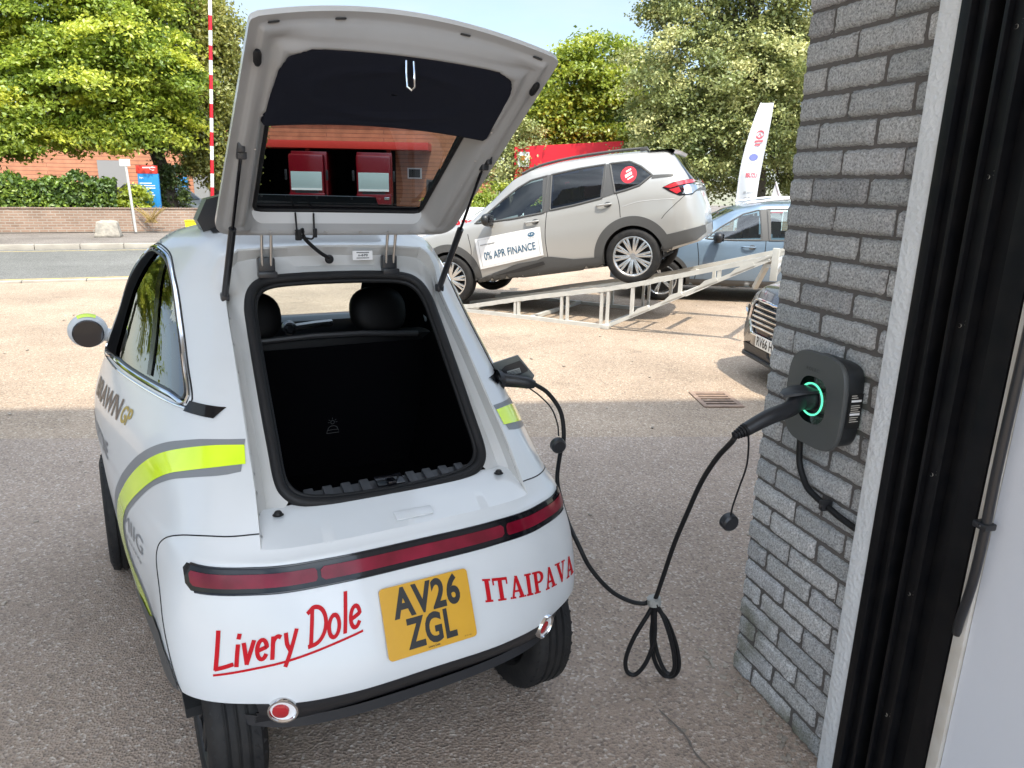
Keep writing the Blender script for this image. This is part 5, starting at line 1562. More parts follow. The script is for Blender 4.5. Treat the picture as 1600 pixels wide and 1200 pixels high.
MB().grid([[(-.30, y, 1.672 - .03 * abs(y)) for y in np.linspace(-.64, .64, 12)], [(-.60, y, 1.635 - .02 * abs(y)) for y in np.linspace(-.63, .63, 12)], [(-.635, y, 1.610 - .02 * abs(y)) for y in np.linspace(-.63, .63, 12)], [(-.61, y, 1.575 - .02 * abs(y)) for y in np.linspace(-.62, .62, 12)], [(-.45, y, 1.565) for y in np.linspace(-.60, .60, 12)]]).build('roof_spoiler', MT['suv'], suv)
MB().box((-.845, 0, .64), (.12, .9, .16), ch=.05).build('bumper_step', MT['suv'], suv)
# finance sign on the front door, round sticker on the quarter glass
side = lambda off: ssk.side(1, 'X', off)
fa_ = [(2.175, .865), (1.195, .905), (1.20, .525), (2.16, .445)]
def door_uv(u, v):
    """0..1 across (front to back), 0..1 up"""
    a, b, c, d = [np.array(p) for p in fa_]
    return tuple((d * (1 - u) + c * u) * (1 - v) + (a * (1 - u) + b * u) * v)
MB().grid([[side(.014)(*door_uv(u, v)) for u in np.linspace(0, 1, 24)] for v in np.linspace(0, 1, 12)]).build('finance_sign', MT['white_gloss'], suv)
fs_ = [c for c in suv.children if c.name.startswith('finance_sign')][0]
MT['sign_blue'] = mat('sign_blue', (0.035, 0.115, 0.20), .5)
MT['sign_grey'] = mat('sign_grey', (0.35, 0.36, 0.37), .5)
V, F_ = text2d('0% APR FINANCE', .25, .80, bold=.012, maxlen=.2)
place2d('sign_lettering', V, F_, lambda u, v: side(.018)(*door_uv(.10 + u, .27 + v)), MT['sign_blue'], fs_)
ov = [(.055 * math.cos(t), .075 * math.sin(t)) for t in np.linspace(0, 2 * math.pi, 30, endpoint=False)]
pv, pf = poly2d(ov, .05)
place2d('sign_badge', [(a + .86, b + .80) for a, b in pv], pf, lambda u, v: side(.018)(*door_uv(u, v)), MT['sign_blue'], fs_)
V, F_ = join2d([poly2d([(x + r * math.cos(t) * (1 if k % 2 == 0 else 1), y + r * 1.6 * math.sin(t)) for k, t in enumerate(np.linspace(0, 2 * math.pi, 8, endpoint=False))], .05) for x, y, r in ((.835, .815, .010), (.87, .82, .007), (.865, .785, .007), (.89, .79, .006), (.88, .815, .005))])
place2d('badge_stars', V, F_, lambda u, v: side(.020)(*door_uv(u, v)), MT['white_gloss'], fs_)
V, F_ = text2d('SUBARU', .04, .12, bold=.01, maxlen=.2)
place2d('sign_lettering', V, F_, lambda u, v: side(.018)(*door_uv(.80 + u, .665 + v)), MT['sign_grey'], fs_)
V, F_ = strokes2d([[(t, .02), (t + .012, .02)] for t in np.arange(0, .2, .018)], .035)
place2d('sign_lettering', V, F_, lambda u, v: side(.018)(*door_uv(.08 + u, .75 + v)), MT['sign_grey'], fs_)
V, F_ = strokes2d([[(.04, .06), (.5, .06), (.96, .06)], [(.04, .94), (.5, .94), (.96, .94)], [(.045, .07), (.045, .5), (.045, .93)], [(.955, .07), (.955, .5), (.955, .93)]], .006)
place2d('sign_border', V, F_, lambda u, v: side(.018)(*door_uv(u, v)), MT['sign_grey'], fs_)
ci = [(-.045 + .105 * math.cos(t), 1.385 + .105 * math.sin(t)) for t in np.linspace(0, 2 * math.pi, 40, endpoint=False)]
v_, f_ = ring_patch(ci, side(.004), 4, 40)
stk = mesh_obj('round_sticker', v_, f_, MT['red_paint'], suv)
V, F_ = join2d([poly2d([(-.05, .0), (.035, .035), (.045, .0), (-.04, -.035)], .1), poly2d([(-.035, .05), (.03, .075), (.035, .055), (-.03, .03)], .1), poly2d([(-.02, -.05), (.055, -.02), (.06, -.035), (-.015, -.065)], .1)])
place2d('sticker_print', V, F_, lambda u, v: side(.006)(-.045 - u, 1.385 + v), MT['white_gloss'], stk)

# ---------------- steel display ramp
rp_ = thing('display_ramp', 'white galvanised steel display ramp with two sloping rails under the beige car', 'ramp', (-.631, 9.754, 0), (0, 0, math.atan2(-.487, .873)))
RP = [(0, .07), (.9, .27), (2.02, .485), (2.31, .552), (3.93, 1.00)]
rzf = lambda s: float(np.interp(s, [p[0] for p in RP], [p[1] for p in RP]))
for j, n in enumerate((0.0, 1.52)):
    rl = MB()
    q = [(s, n, rzf(s)) for s in np.linspace(-.35, 3.93, 12)]
    q[0] = (-.35, n, .03)
    for a, b in zip(q[:-1], q[1:]): rl.beam(a, b, .045, .052)
    rl.beam((-.3, n, .022), (2.02, n, .022), .055, .045)
    rl.beam((2.02, n, .02), (3.90, n, .985), .045, .045)
    # inner edge of the track
    rl.beam((-.3, n + (.55 if n == 0 else -.26), .030), (2.75, n + (.55 if n == 0 else -.26), .655), .035, .035)
    for s in np.linspace(0.1, 2.7, 12): rl.beam((s, n, rzf(s) - .025), (s, n + (.55 if n == 0 else -.26), rzf(s) - .04), .035, .014)
    ro = rl.build('rail', MT['galv'], rp_)
    for s in (.75, .80, 1.42, 1.50, 1.96, 2.04):
        MB().beam((s, n, .03), (s, n, rzf(s) - .02), .036, .032, up=(1, 0, 0)).build('post', MT['galv'], ro)
    for s in (2.35, 2.92, 3.35):
        zb = .02 + (s - 2.02) / 1.88 * .965
        MB().beam((s, n, zb), (s, n, rzf(s) - .02), .036, .04, up=(1, 0, 0)).build('post', MT['galv'], ro)
    for s in np.linspace(2.45, 3.6, 4):
        z = .02 + (s - 2.02) / 1.88 * .965
        MB().prism([(s - .12, z - .06), (s + .13, z + .065), (s + .10, z + .10), (s - .02, z + .05)], -.03, .03, Matrix.Translation((0, n, 0)) @ Matrix.Rotation(R(90), 4, 'X')).build('fold_plate', MT['galv'], ro)
    e = MB()
    e.beam((3.93, n, .74), (3.93, n, 1.09), .05, .07, up=(1, 0, 0), ch=.005)
    e.beam((3.88, n, .98), (3.70, n + (.25 if n == 0 else -.25), .62), .05, .05)
    e.build('end_post', MT['galv'], ro)
for s, z, a, b in ((0.0, .03, 0, 1.52), (1.0, .03, 0, 1.52), (2.02, .03, 0, 1.52), (3.86, .90, 0, 1.52), (2.9, .47, .26, 1.26)):
    MB().beam((s, a, z), (s, b, z), .05, .045).build('cross_member', MT['galv'], rp_)
MB().box((2.04, -.02, .03), (.09, .09, .055), ch=.006).build('corner_foot', MT['galv'], rp_)

# ---------------- pale blue car behind the ramp
def plain_car(name, label, loc, yaw, paint, tab, wins, wr, wb, arch=.36, z=0, dark='darkglass'):
    t = thing(name, label, 'car', (loc[0], loc[1], z), (0, 0, yaw))
    rows, _ = car_skin(tab, 150, 54, .08)
    b, sk = car_shell(t, rows, paint, wins, ((0, wr), (wb, wr)), arch + .02)
    W = max(r[4] for r in tab)
    for sg in (1, -1):
        for w in wins:
            v_, f_ = ring_patch(w, sk.side(sg, 'X', .003), 6, 48)
            wo = mesh_obj('side_window', v_, f_, MT[dark], t)
            MB().tube([sk.side(sg, 'X', -.001)(*p) for p in resample(shrink(w, 1.02), 60)], .014, closed=True, n=6).build('window_frame', MT['clad'], wo)
        arch_set(t, sk, sg, 0, wr, arch, arch + .06, MT['clad'], W)
        arch_set(t, sk, sg, wb, wr, arch, arch + .06, MT['clad'], W)
        wheel(t, (0, sg * (W - .10), wr), wr, .21, wr * .70, sg, 5, MT['alloy'], twin=True, tread=False)
        wheel(t, (wb, sg * (W - .10), wr), wr, .21, wr * .70, sg, 5, MT['alloy'], twin=True, tread=False)
        pv, pf = poly2d([(wb - arch - .08, .24), (wb - arch - .04, .36), (arch + .04, .36), (arch + .08, .24)], .08)
        place2d('sill_cladding', pv, pf, sk.side(sg, 'X', .008), MT['clad'], t)
    MB().box((wb / 2, 0, .26), (wb + 1.0, W * 1.3, .08)).build('underbody', MT['well'], t)
    MB().box((wb * .42, .36, .95), (.5, .5, .7), ch=.1).box((wb * .42, -.36, .95), (.5, .5, .7), ch=.1).build('seats', MT['leather'], t)
    return t, sk, b
tabB = [(-.80, .45, .75, .85, .70, .5), (-.74, .40, .95, 1.15, .80, .55), (-.55, .36, 1.0, 1.40, .86, .6), (-.2, .30, 1.02, 1.52, .89, .63), (.6, .26, 1.0, 1.56, .90, .65), (1.2, .26, .98, 1.54, .90, .65), (1.6, .26, .96, 1.42, .90, .64), (2.05, .26, .95, 1.16, .90, .66), (2.3, .26, .93, 1.02, .90, .74), (2.8, .26, .88, .97, .88, .74), (3.2, .27, .78, .86, .82, .66), (3.38, .32, .6, .72, .66, .5)]
winB = [[(1.98, .99), (1.75, 1.17), (1.45, 1.36), (1.22, 1.43), (1.17, .99), (1.6, .98)], [(1.10, 1.44), (.6, 1.46), (.30, 1.45), (.24, 1.02), (.7, 1.0), (1.06, .99)], [(.20, 1.45), (-.2, 1.38), (-.40, 1.22), (-.2, 1.06), (.14, 1.02)]]
bc, bsk, _ = plain_car('hatchback_car', 'pale blue hatchback standing behind the raised end of the ramp', (4.95, 11.62), R(172), MT['blue_car'], tabB, winB, .33, 2.60, .37, dark='carglass')
bc.scale = (1.0, 1.0, .965)
for sg in (1, -1):
    gap(bc, bsk, sg, [(1.13, 1.43), (1.11, 1.0), (1.12, .6), (1.12, .36)], .006)
    gap(bc, bsk, sg, [(2.10, .92), (2.06, .6), (2.1, .36)], .006)
    pv, pf = poly2d([(1.20, 1.44), (1.06, 1.455), (1.04, .985), (1.19, .975)], .08); place2d('door_pillar', pv, pf, bsk.side(sg, 'X', .006), MT['clad'], bc)
    side_mirror(bc, (1.82, sg * 1.02, 1.02), sg, MT['black'])
    handle(bc, bsk, sg, 1.35, .88, MT['blue_car'])
    MB().tube(smooth_path([(-.3, sg * .58, 1.52), (.2, sg * .6, 1.60), (.8, sg * .6, 1.61), (1.4, sg * .59, 1.53)], 6), .02, n=8).build('roof_rail', MT['white_gloss'], bc)
pv, pf = poly2d([(-.62, 1.02), (.62, 1.02), (.55, 1.42), (-.55, 1.42)], .1); place2d('windscreen', pv, pf, bsk.along('X', 1, .006), MT['sideglass'], bc)

# ---------------- dark car with its grille beside the pier
tabD = [(-.95, .45, .75, .90, .70, .5), (-.85, .38, .98, 1.2, .80, .56), (-.5, .34, 1.02, 1.42, .88, .6), (.3, .28, 1.0, 1.50, .91, .64), (1.2, .26, .97, 1.47, .91, .64), (1.7, .26, .95, 1.32, .91, .64), (2.15, .26, .93, 1.03, .91, .7), (2.7, .26, .88, .96, .90, .76), (3.15, .25, .80, .90, .86, .70), (3.42, .22, .70, .84, .76, .6), (3.52, .20, .58, .76, .64, .5), (3.55, .22, .5, .70, .56, .44)]
winD = [[(2.05, .98), (1.75, 1.15), (1.40, 1.33), (1.22, 1.37), (1.17, .98)], [(1.10, 1.38), (.5, 1.40), (.30, 1.39), (.24, 1.01), (1.06, .98)]]
dc, dsk, _ = plain_car('saloon_car', 'dark saloon car with a chrome grille half hidden behind the brick pier', (5.78, 6.52), R(186), MT['black_car'], tabD, winD, .33, 2.70, .37)
ff = dsk.along('X', 1, .006)
pv, pf = poly2d([(-.36, .44), (.36, .44), (.43, .56), (.38, .72), (-.38, .72), (-.43, .56)], .06)
gr_ = place2d('grille', pv, pf, ff, MT['dark_trim'], dc)
for k in range(5):
    z = .50 + k * .047
    w_ = .40 - .02 * abs(k - 1)
    MB().tube([ff(y, z) + Vector((.012, 0, 0)) for y in np.linspace(-w_, w_, 24)], .0125, n=8).build('grille_bar', MT['chrome'], gr_)
MB().tube([ff(*p) + Vector((.012, 0, 0)) for p in resample([(-.37, .43), (.37, .43), (.45, .56), (.39, .735), (-.39, .735), (-.45, .56)], 60)], .015, closed=True, n=8).build('grille_frame', MT['chrome'], gr_)
dpl = MB().box((3.575, 0, .385), (.012, .52, .112), ch=.004).build('number_plate', MT['plate_white'], dc)
V, F_ = text2d('RV66 HXD', .079, .46, bold=.02, align='CENTER')
place2d('plate_lettering', V, F_, frame_fn((3.5825, 0, .347), (0, 1, 0), (0, 0, 1)), MT['plate_ink'], dpl)
pv, pf = poly2d([(-.62, .20), (.62, .20), (.60, .31), (-.60, .31)], .06); place2d('air_intake', pv, pf, ff, MT['black'], dc)
MB().tube([ff(y, .215) + Vector((.01, 0, 0)) for y in np.linspace(-.62, .62, 24)], .02, n=8).build('splitter', MT['satin_black'], dc)
for sg in (1, -1):
    pv, pf = poly2d([(sg * .46, .60), (sg * .62, .66), (sg * .74, .72), (sg * .76, .64), (sg * .62, .575), (sg * .48, .56)], .04)
    hl = place2d('headlight', pv, pf, ff, MT['dark_trim'], dc)
    MB().lathe([(0, .0), (.035, .0), (.045, .01)], c=ff(sg * .60, .625) + Vector((.004, 0, 0)), axis='X', n=20).build('bulb_lens', MT['chrome'], hl)
    side_mirror(dc, (1.85, sg * 1.02, 1.0), sg, MT['black_car'])

# ================================================================== STREET BACKGROUND
# --- garden wall, hedge, post sign, stone, big sign, barrier
MT['gwall'] = coursed_mat('garden_brickwork', (0.26, 0.165, 0.115), (0.32, 0.21, 0.15), (0.34, 0.29, 0.24), .225, .075, 'XZ', .012)
W0, W1 = Vector((-22.5, 17.25, 0)), Vector((-9.15, 22.85, 0))
gw = MB()
wd = (W1 - W0); wl = wd.length; wa = math.atan2(wd.y, wd.x)
gwt = thing('garden_wall', 'low brown brick wall along the far pavement in front of the hedge', 'wall', tuple(W0), (0, 0, wa))
MB().box((wl / 2, 0, .40), (wl, .22, .66)).build('brickwork', MT['gwall'], gwt)
MB().box((wl / 2, 0, .745), (wl + .04, .26, .035), ch=.008).build('coping', coursed_mat('coping_brick', (.20, .13, .10), (.27, .18, .13), (.25, .22, .19), .075, 3, 'XZ', .01), gwt)

def leaf_cloud(centers, nrm, size, tint, aspect=.62):
    """many small creased leaves: two quads each"""
    N = len(centers)
    a = RNG.normal(size=(N, 3)); a -= nrm * (a * nrm).sum(1)[:, None]; a /= np.linalg.norm(a, axis=1)[:, None] + 1e-9
    b = np.cross(nrm, a)
    s = size[:, None] * .5
    dz = nrm * s * .28
    tip, base = centers + a * s, centers - a * s
    l, r = centers + b * s * aspect + dz, centers - b * s * aspect + dz
    V = np.stack([base, l, tip, r], 1).reshape(-1, 3)
    k = np.arange(N)[:, None] * 4
    F_ = np.concatenate([k + np.array([[0, 2, 1]]), k + np.array([[0, 3, 2]])], 1).reshape(-1, 3)
    return V, F_, np.repeat(tint, 2)

def leaf_obj(name, centers, nrm, size, tint, m, parent):
    V, F_, T = leaf_cloud(centers, nrm, size, tint)
    me = bpy.data.meshes.new(name)
    me.vertices.add(len(V)); me.vertices.foreach_set('co', V.ravel())
    me.loops.add(F_.size); me.loops.foreach_set('vertex_index', F_.ravel().astype(np.int32))
    me.polygons.add(len(F_)); me.polygons.foreach_set('loop_start', np.arange(0, F_.size, 3, dtype=np.int32))
    me.update(calc_edges=True)
    at = me.attributes.new('tint', 'FLOAT', 'FACE'); at.data.foreach_set('value', T.astype(np.float32))
    me.materials.append(m)
    o = bpy.data.objects.new(name, me)
    link(o, parent)
    return o

def clumps(lobes, n_clump, per, clump_r, flat, leaf, up=.55, shell=.55, tintvar=.22):
    """lobes: (cx,cy,cz,rx,ry,rz). Leaves sit in flattened clumps spread through each lobe's outer volume"""
    C, Nn, S, T = [], [], [], []
    vol = np.array([l[3] * l[4] * l[5] for l in lobes]) ** .67; vol /= vol.sum()
    for l, share in zip(lobes, vol):
        k = max(3, int(n_clump * share))
        d = RNG.normal(size=(k, 3)); d /= np.linalg.norm(d, axis=1)[:, None]
        r = shell + (1 - shell) * RNG.random(k) ** .6
        r *= 1 + .10 * RNG.normal(size=k)
        cc = np.array(l[:3]) + d * r[:, None] * np.array(l[3:])
        for c, dd in zip(cc, d):
            m_ = int(per * RNG.uniform(.6, 1.4))
            cr_ = clump_r * RNG.uniform(.6, 1.35)
            p = RNG.normal(size=(m_, 3)) * np.array([cr_, cr_, cr_ * flat]) * .55
            # sprays hang outwards and down
            p[:, 2] -= .35 * (p[:, 0] * dd[0] + p[:, 1] * dd[1])
            n = RNG.normal(size=(m_, 3)) * .75 + np.array([0, 0, up]) + dd * .45
            n /= np.linalg.norm(n, axis=1)[:, None]
            C.append(c + p); Nn.append(n); S.append(leaf * RNG.uniform(.65, 1.35, m_))
            T.append(np.clip(RNG.normal(.5, tintvar) + RNG.normal(0, .12, m_), 0, 1))
    return np.concatenate(C), np.concatenate(Nn), np.concatenate(S), np.concatenate(T)

def limbs(tr, base, top, r0, lobes):
    mb = MB()
    base, top = Vector(base), Vector(top)
    P = [base + Vector((0, 0, -.1)), base.lerp(top, .33) + Vector((.12, .05, 0)), base.lerp(top, .66) + Vector((-.1, 0, 0)), top]
    mb.tube(smooth_path(P, 5), list(np.linspace(r0, r0 * .45, 16)), n=14)
    for l in lobes:
        c = Vector(l[:3]); s_ = base.lerp(top, random.uniform(.45, .95))
        mid = s_.lerp(c, .5) + Vector((random.uniform(-.3, .3), random.uniform(-.3, .3), random.uniform(.1, .5)))
        mb.tube(smooth_path([s_, mid, c], 5), list(np.linspace(r0 * .38, r0 * .08, 11)), n=8)
        for _ in range(3):
            e = c + Vector((random.uniform(-.7, .7) * l[3], random.uniform(-.7, .7) * l[4], random.uniform(-.5, .8) * l[5]))
            mb.tube(smooth_path([mid.lerp(c, .4), mid.lerp(e, .6) + Vector((0, 0, .15)), e], 4), list(np.linspace(r0 * .14, r0 * .03, 9)), n=6)
    mb.build('trunk', MT['bark'], tr, sharp=60)

def tree(name, label, base, top, r0, lobes, n_clump, per, clump_r, flat, leaf, m_, **kw):
    b = Vector(base)
    t = thing(name, label, 'tree', base)
    L_ = [(l[0] - b.x, l[1] - b.y, l[2] - b.z, *l[3:]) for l in lobes]
    limbs(t, (0, 0, 0), Vector(top) - b, r0, L_)
    leaf_obj('crown', *clumps(L_, n_clump, per, clump_r, flat, leaf, **kw), m_, t)
    return t

MT['leaf_maple'] = leaf_mat('maple_leaves', (0.16, 0.245, 0.03), (0.38, 0.47, 0.06), (0.70, 0.70, 0.09), .5)
MT['leaf_oak'] = leaf_mat('oak_leaves', (0.11, 0.145, 0.04), (0.30, 0.335, 0.11), (0.58, 0.56, 0.24), .35)
MT['leaf_lime'] = leaf_mat('lime_leaves', (0.14, 0.20, 0.024), (0.30, 0.37, 0.042), (0.50, 0.52, 0.06), .42)
MT['leaf_dark'] = leaf_mat('dark_leaves', (0.04, 0.07, 0.015), (0.085, 0.13, 0.027), (0.17, 0.21, 0.04), .35)
MT['leaf_birch'] = leaf_mat('birch_leaves', (0.12, 0.14, 0.03), (0.26, 0.27, 0.06), (0.42, 0.38, 0.09), .42)
MT['leaf_hedge'] = leaf_mat('hedge_leaves', (0.05, 0.095, 0.016), (0.12, 0.20, 0.028), (0.30, 0.40, 0.045), .35)

tree('maple_tree', 'big spreading maple with layered yellow green leaves drooping over the hedge', (-11.3, 24.6, 0), (-12.9, 24.8, 6.5), .26,
     [(-16.0, 23.8, 4.1, 2.4, 2.0, 1.9), (-13.3, 23.4, 4.0, 2.2, 1.9, 1.7), (-11.9, 23.8, 5.8, 1.6, 1.9, 1.6), (-14.6, 24.0, 6.6, 2.6, 2.2, 1.9), (-17.8, 24.6, 6.3, 2.4, 2.2, 2.2), (-12.2, 24.4, 7.6, 1.8, 2.0, 1.6), (-15.2, 24.5, 9.0, 3.2, 2.6, 2.0), (-12.4, 23.2, 3.3, 1.3, 1.2, .9), (-17.6, 22.9, 3.1, 2.0, 1.3, 1.1), (-14.8, 22.6, 2.9, 1.6, 1.1, .9), (-11.3, 23.9, 3.3, 1.0, 1.1, 1.0), (-12.6, 23.4, 5.0, 1.6, 1.5, 1.4), (-11.2, 24.0, 4.7, 1.2, 1.3, 1.2)],
     880, 290, .55, .36, .132, MT['leaf_maple'], up=.9, shell=.45, tintvar=.24)
MT['leaf_ivy'] = leaf_mat('ivy_leaves', (0.03, 0.055, 0.014), (0.07, 0.11, 0.025), (0.14, 0.18, 0.04), .3)
mp_ = [o for o in bpy.data.objects if o.name.startswith('maple_tree')][0]
leaf_obj('ivy', *clumps([(.05, -.05, .9, .42, .42, 1.0), (-.05, -.05, 2.3, .45, .45, 1.0), (-.5, 0, 3.4, .6, .5, .9)], 90, 60, .20, .9, .11, up=.2, shell=.7), MT['leaf_ivy'], mp_)
tree('silver_birch', 'lighter feathery tree just right of the big maple near the barrier', (-11.0, 27.0, 0), (-11.0, 27.2, 6.2), .16,
     [(-10.9, 26.6, 4.6, 1.5, 1.4, 1.6), (-10.6, 27.0, 6.2, 1.1, 1.2, 1.3), (-10.5, 26.4, 3.0, 1.3, 1.2, 1.3), (-11.2, 26.2, 3.7, 1.3, 1.0, 1.2), (-10.4, 26.0, 2.2, .8, .8, .8), (-11.6, 27.2, 7.4, 1.3, 1.4, 1.3)], 440, 115, .42, .8, .13, MT['leaf_birch'], up=.4, tintvar=.2)
tree('yew_tree', 'dark dense evergreen at the left end of the hedge', (-18.6, 22.8, 0), (-18.4, 22.8, 3.4), .25,
     [(-18.5, 22.2, 1.5, 1.6, 1.2, 1.3), (-17.6, 22.6, 2.6, 1.4, 1.2, 1.3), (-19.3, 22.6, 3.0, 1.6, 1.4, 1.5)], 170, 100, .45, .7, .13, MT['leaf_dark'], tintvar=.2)
tree('oak_tree', 'large grey green oak towering behind the beige car and the feather flag', (8.55, 26.6, 0), (7.9, 26.8, 7.5), .42,
     [(5.4, 25.6, 5.2, 1.9, 1.8, 1.7), (7.6, 25.0, 4.9, 2.2, 1.8, 1.8), (9.6, 25.4, 5.4, 2.2, 2.0, 1.9), (6.1, 26.2, 7.6, 2.2, 2.2, 1.8), (8.9, 26.0, 7.9, 2.5, 2.2, 1.9), (4.8, 26.0, 3.6, 1.5, 1.5, 1.2), (6.6, 24.6, 3.1, 1.5, 1.2, 1.1), (9.9, 24.9, 3.4, 1.6, 1.3, 1.2), (7.4, 26.4, 9.6, 2.8, 2.4, 1.6), (5.2, 24.9, 2.4, 1.2, .9, .9), (7.3, 26.8, 2.5, 1.5, 1.0, 1.0), (9.6, 27.2, 1.9, 1.3, .9, 1.0), (6.0, 27.6, 1.4, 1.3, .8, .8), (10.6, 27.4, 3.2, 1.4, 1.0, 1.4)],
     860, 150, .50, .5, .12, MT['leaf_oak'], up=.7, shell=.4, tintvar=.23)
tree('lime_tree', 'yellow green lime tree rising behind the red trailer', (2.6, 33.0, 0), (2.6, 33.2, 5.5), .26,
     [(.9, 32.4, 4.0, 1.6, 1.5, 1.5), (2.3, 32.2, 5.5, 1.7, 1.6, 1.6), (3.6, 32.6, 6.3, 1.6, 1.5, 1.5), (2.0, 32.0, 3.1, 1.8, 1.4, 1.2), (4.1, 32.4, 4.4, 1.6, 1.5, 1.6)], 330, 115, .5, .5, .17, MT['leaf_lime'], up=.8, tintvar=.2)
tree('sycamore_tree', 'dark bushy tree standing between the lime tree and the oak', (4.6, 36.0, 0), (4.6, 36.2, 5.0), .25,
     [(4.4, 35.6, 3.9, 2.0, 1.5, 1.7), (6.2, 36.0, 5.6, 2.2, 1.6, 1.9), (4.6, 36.0, 2.6, 2.2, 1.4, 1.3), (8.6, 36.5, 4.2, 2.6, 1.5, 2.2), (11.2, 37, 5.6, 2.8, 1.8, 2.6)], 330, 100, .6, .6, .19, MT['leaf_dark'], tintvar=.2)
tree('hazel_tree', 'small round hazel left of the red trailer behind the car bonnet', (-.5, 30.0, 0), (-.5, 30.1, 2.4), .12,
     [(-.6, 29.6, 2.3, 1.1, 1.0, 1.0), (.2, 29.6, 3.1, .9, .9, .9)], 90, 90, .35, .6, .12, MT['leaf_oak'], tintvar=.2)

def box_hedge(name, label, p, q, h0, h1, th, n, leaf, m_):
    p, q = Vector(p), Vector(q)
    t = thing(name, label, 'hedge', tuple(p))
    d = q - p; L_ = d.length; d.normalize(); nn = Vector((-d.y, d.x, 0))
    MB().beam((0, 0, (h0 + h1) / 2), tuple(d * L_ + Vector((0, 0, (h0 + h1) / 2))), th * .7, (h1 - h0) * .86).build('branches', MT['leaf_core'], t)
    u = RNG.random((n, 3)); f = RNG.integers(0, 10, n)
    s_ = u[:, 0] * L_; w_ = (u[:, 1] - .5) * th; z = h0 + u[:, 2] * (h1 - h0)
    w_ = np.where(f < 6, -th / 2 + RNG.normal(0, .05, n), w_); z = np.where((f >= 6) & (f < 9), h1 + RNG.normal(0, .06, n), z)
    bump = .09 * np.sin(s_ * 3.1) + .06 * np.sin(s_ * 7.7 + 1)
    z = z + bump * (z - h0) / (h1 - h0)
    C = np.outer(s_, np.array(d)) + np.outer(w_, np.array(nn)); C[:, 2] = z
    n_ = RNG.normal(size=(n, 3)) * .7 + np.array([0, 0, .5]) - np.outer((f < 6) * .7, np.array(nn)); n_ /= np.linalg.norm(n_, axis=1)[:, None]
    cl = .5 + .28 * np.sin(s_ * 2.3 + z * 5) * np.sin(z * 4 + s_)
    leaf_obj('leaves', C, n_, leaf * RNG.uniform(.6, 1.4, n), np.clip(cl + RNG.normal(0, .2, n), 0, 1), m_, t)
MT['leaf_core'] = mat('hedge_core', (.02, .03, .01), .95)
hd_ = Vector((-wd.y, wd.x, 0)).normalized()
HEDGE = box_hedge('laurel_hedge', 'clipped green laurel hedge standing behind the low brown wall', W0 + hd_ * .75, Vector((-11.75, 21.78, 0)) + hd_ * .75, .3, 1.52, .9, 17000, .125, MT['leaf_hedge'])
b2 = thing('golden_shrub', 'bright yellow green shrub at the right end of the laurel hedge', 'shrub', (-11.55, 22.6, .2))
leaf_obj('leaves', *clumps([(0, 0, .7, .42, .42, .60), (-.45, -.1, .6, .4, .4, .5)], 46, 40, .2, .7, .13, up=.5, tintvar=.15), leaf_mat('golden_leaves', (.16, .22, .02), (.30, .36, .03), (.45, .48, .05), .4), b2)
MB().tube([(0, 0, -.2), (0, 0, .8)], .03).tube([(0, 0, 0), (-.35, 0, .6)], .02).build('stems', MT['bark'], b2)
b3 = thing('bay_hedge', 'bright clipped hedge beyond the beige car windscreen', 'hedge', (-1.9, 25.5, 0))
leaf_obj('leaves', *clumps([(0, 0, .6, 1.2, .6, .8), (1.6, .3, .8, 1.3, .6, .9), (3.4, .2, .7, 1.4, .6, .8)], 130, 70, .3, .6, .12, up=.6, tintvar=.2), MT['leaf_lime'], b3)
MB().tube([(0, 0, -.1), (0, 0, .8)], .04).tube([(1.6, .3, -.1), (1.6, .3, .8)], .04).tube([(3.4, .2, -.1), (3.4, .2, .8)], .04).build('stems', MT['bark'], b3)
dry = thing('dry_weed', 'dead straw coloured weed growing from the brick wall above the stone', 'plant', (-10.75, 21.85, .35))
dw = MB()
for k in range(46):
    a = random.uniform(-1.1, 1.1); l = random.uniform(.15, .5); y = random.uniform(-.1, .05)
    dw.tube([(random.uniform(-.2, .2), y, 0), (math.sin(a) * l * .6, y - .05, l * .6), (math.sin(a) * l * 1.3, y - .08, l)], .008, n=4)
dw.build('stalks', mat('straw', (.40, .28, .10), .9), dry)

bs = thing('concrete_block', 'squat tapered concrete block standing on the far pavement', 'block', (-10.72, 19.35, .11), (0, 0, R(20)))
bb_ = bmesh.new()
bmesh.ops.create_cube(bb_, size=1)
bmesh.ops.subdivide_edges(bb_, edges=list(bb_.edges), cuts=5, use_grid_fill=True)
for v in bb_.verts:
    k = .62 - .18 * (v.co.z + .5)
    v.co = Vector((v.co.x * k, v.co.y * k * .9, (v.co.z + .5) * .43))
    v.co += Vector(RNG.normal(0, .006, 3))
    if v.co.z > .40 and abs(v.co.x) > .17: v.co.z -= .035
bb_.verts.index_update()
mesh_obj('block', [v.co for v in bb_.verts], [[v.index for v in f.verts] for f in bb_.faces], MT['concrete'], bs)
bb_.free()

ps = thing('street_sign_post', 'leaning grey post with a small white sign plate on the far pavement', 'sign post', (-11.02, 21.35, .10))
MB().tube([(0, 0, 0), (-.06, -.02, 1.95)], .036, n=14).build('post', MT['galv'], ps)
spl = MB().box((-.06, -.055, 1.93), (.30, .012, .19), ch=.003).build('sign_plate', MT['plate_white'], ps)
V, F_ = join2d([strokes2d([[(-.10, y), (.10, y)]], .016) for y in (-.05, -.01, .04)])
place2d('sign_print', V, F_, frame_fn((-.06, -.0625, 1.93), (1, 0, 0), (0, 0, 1)), MT['sign_grey'], spl)

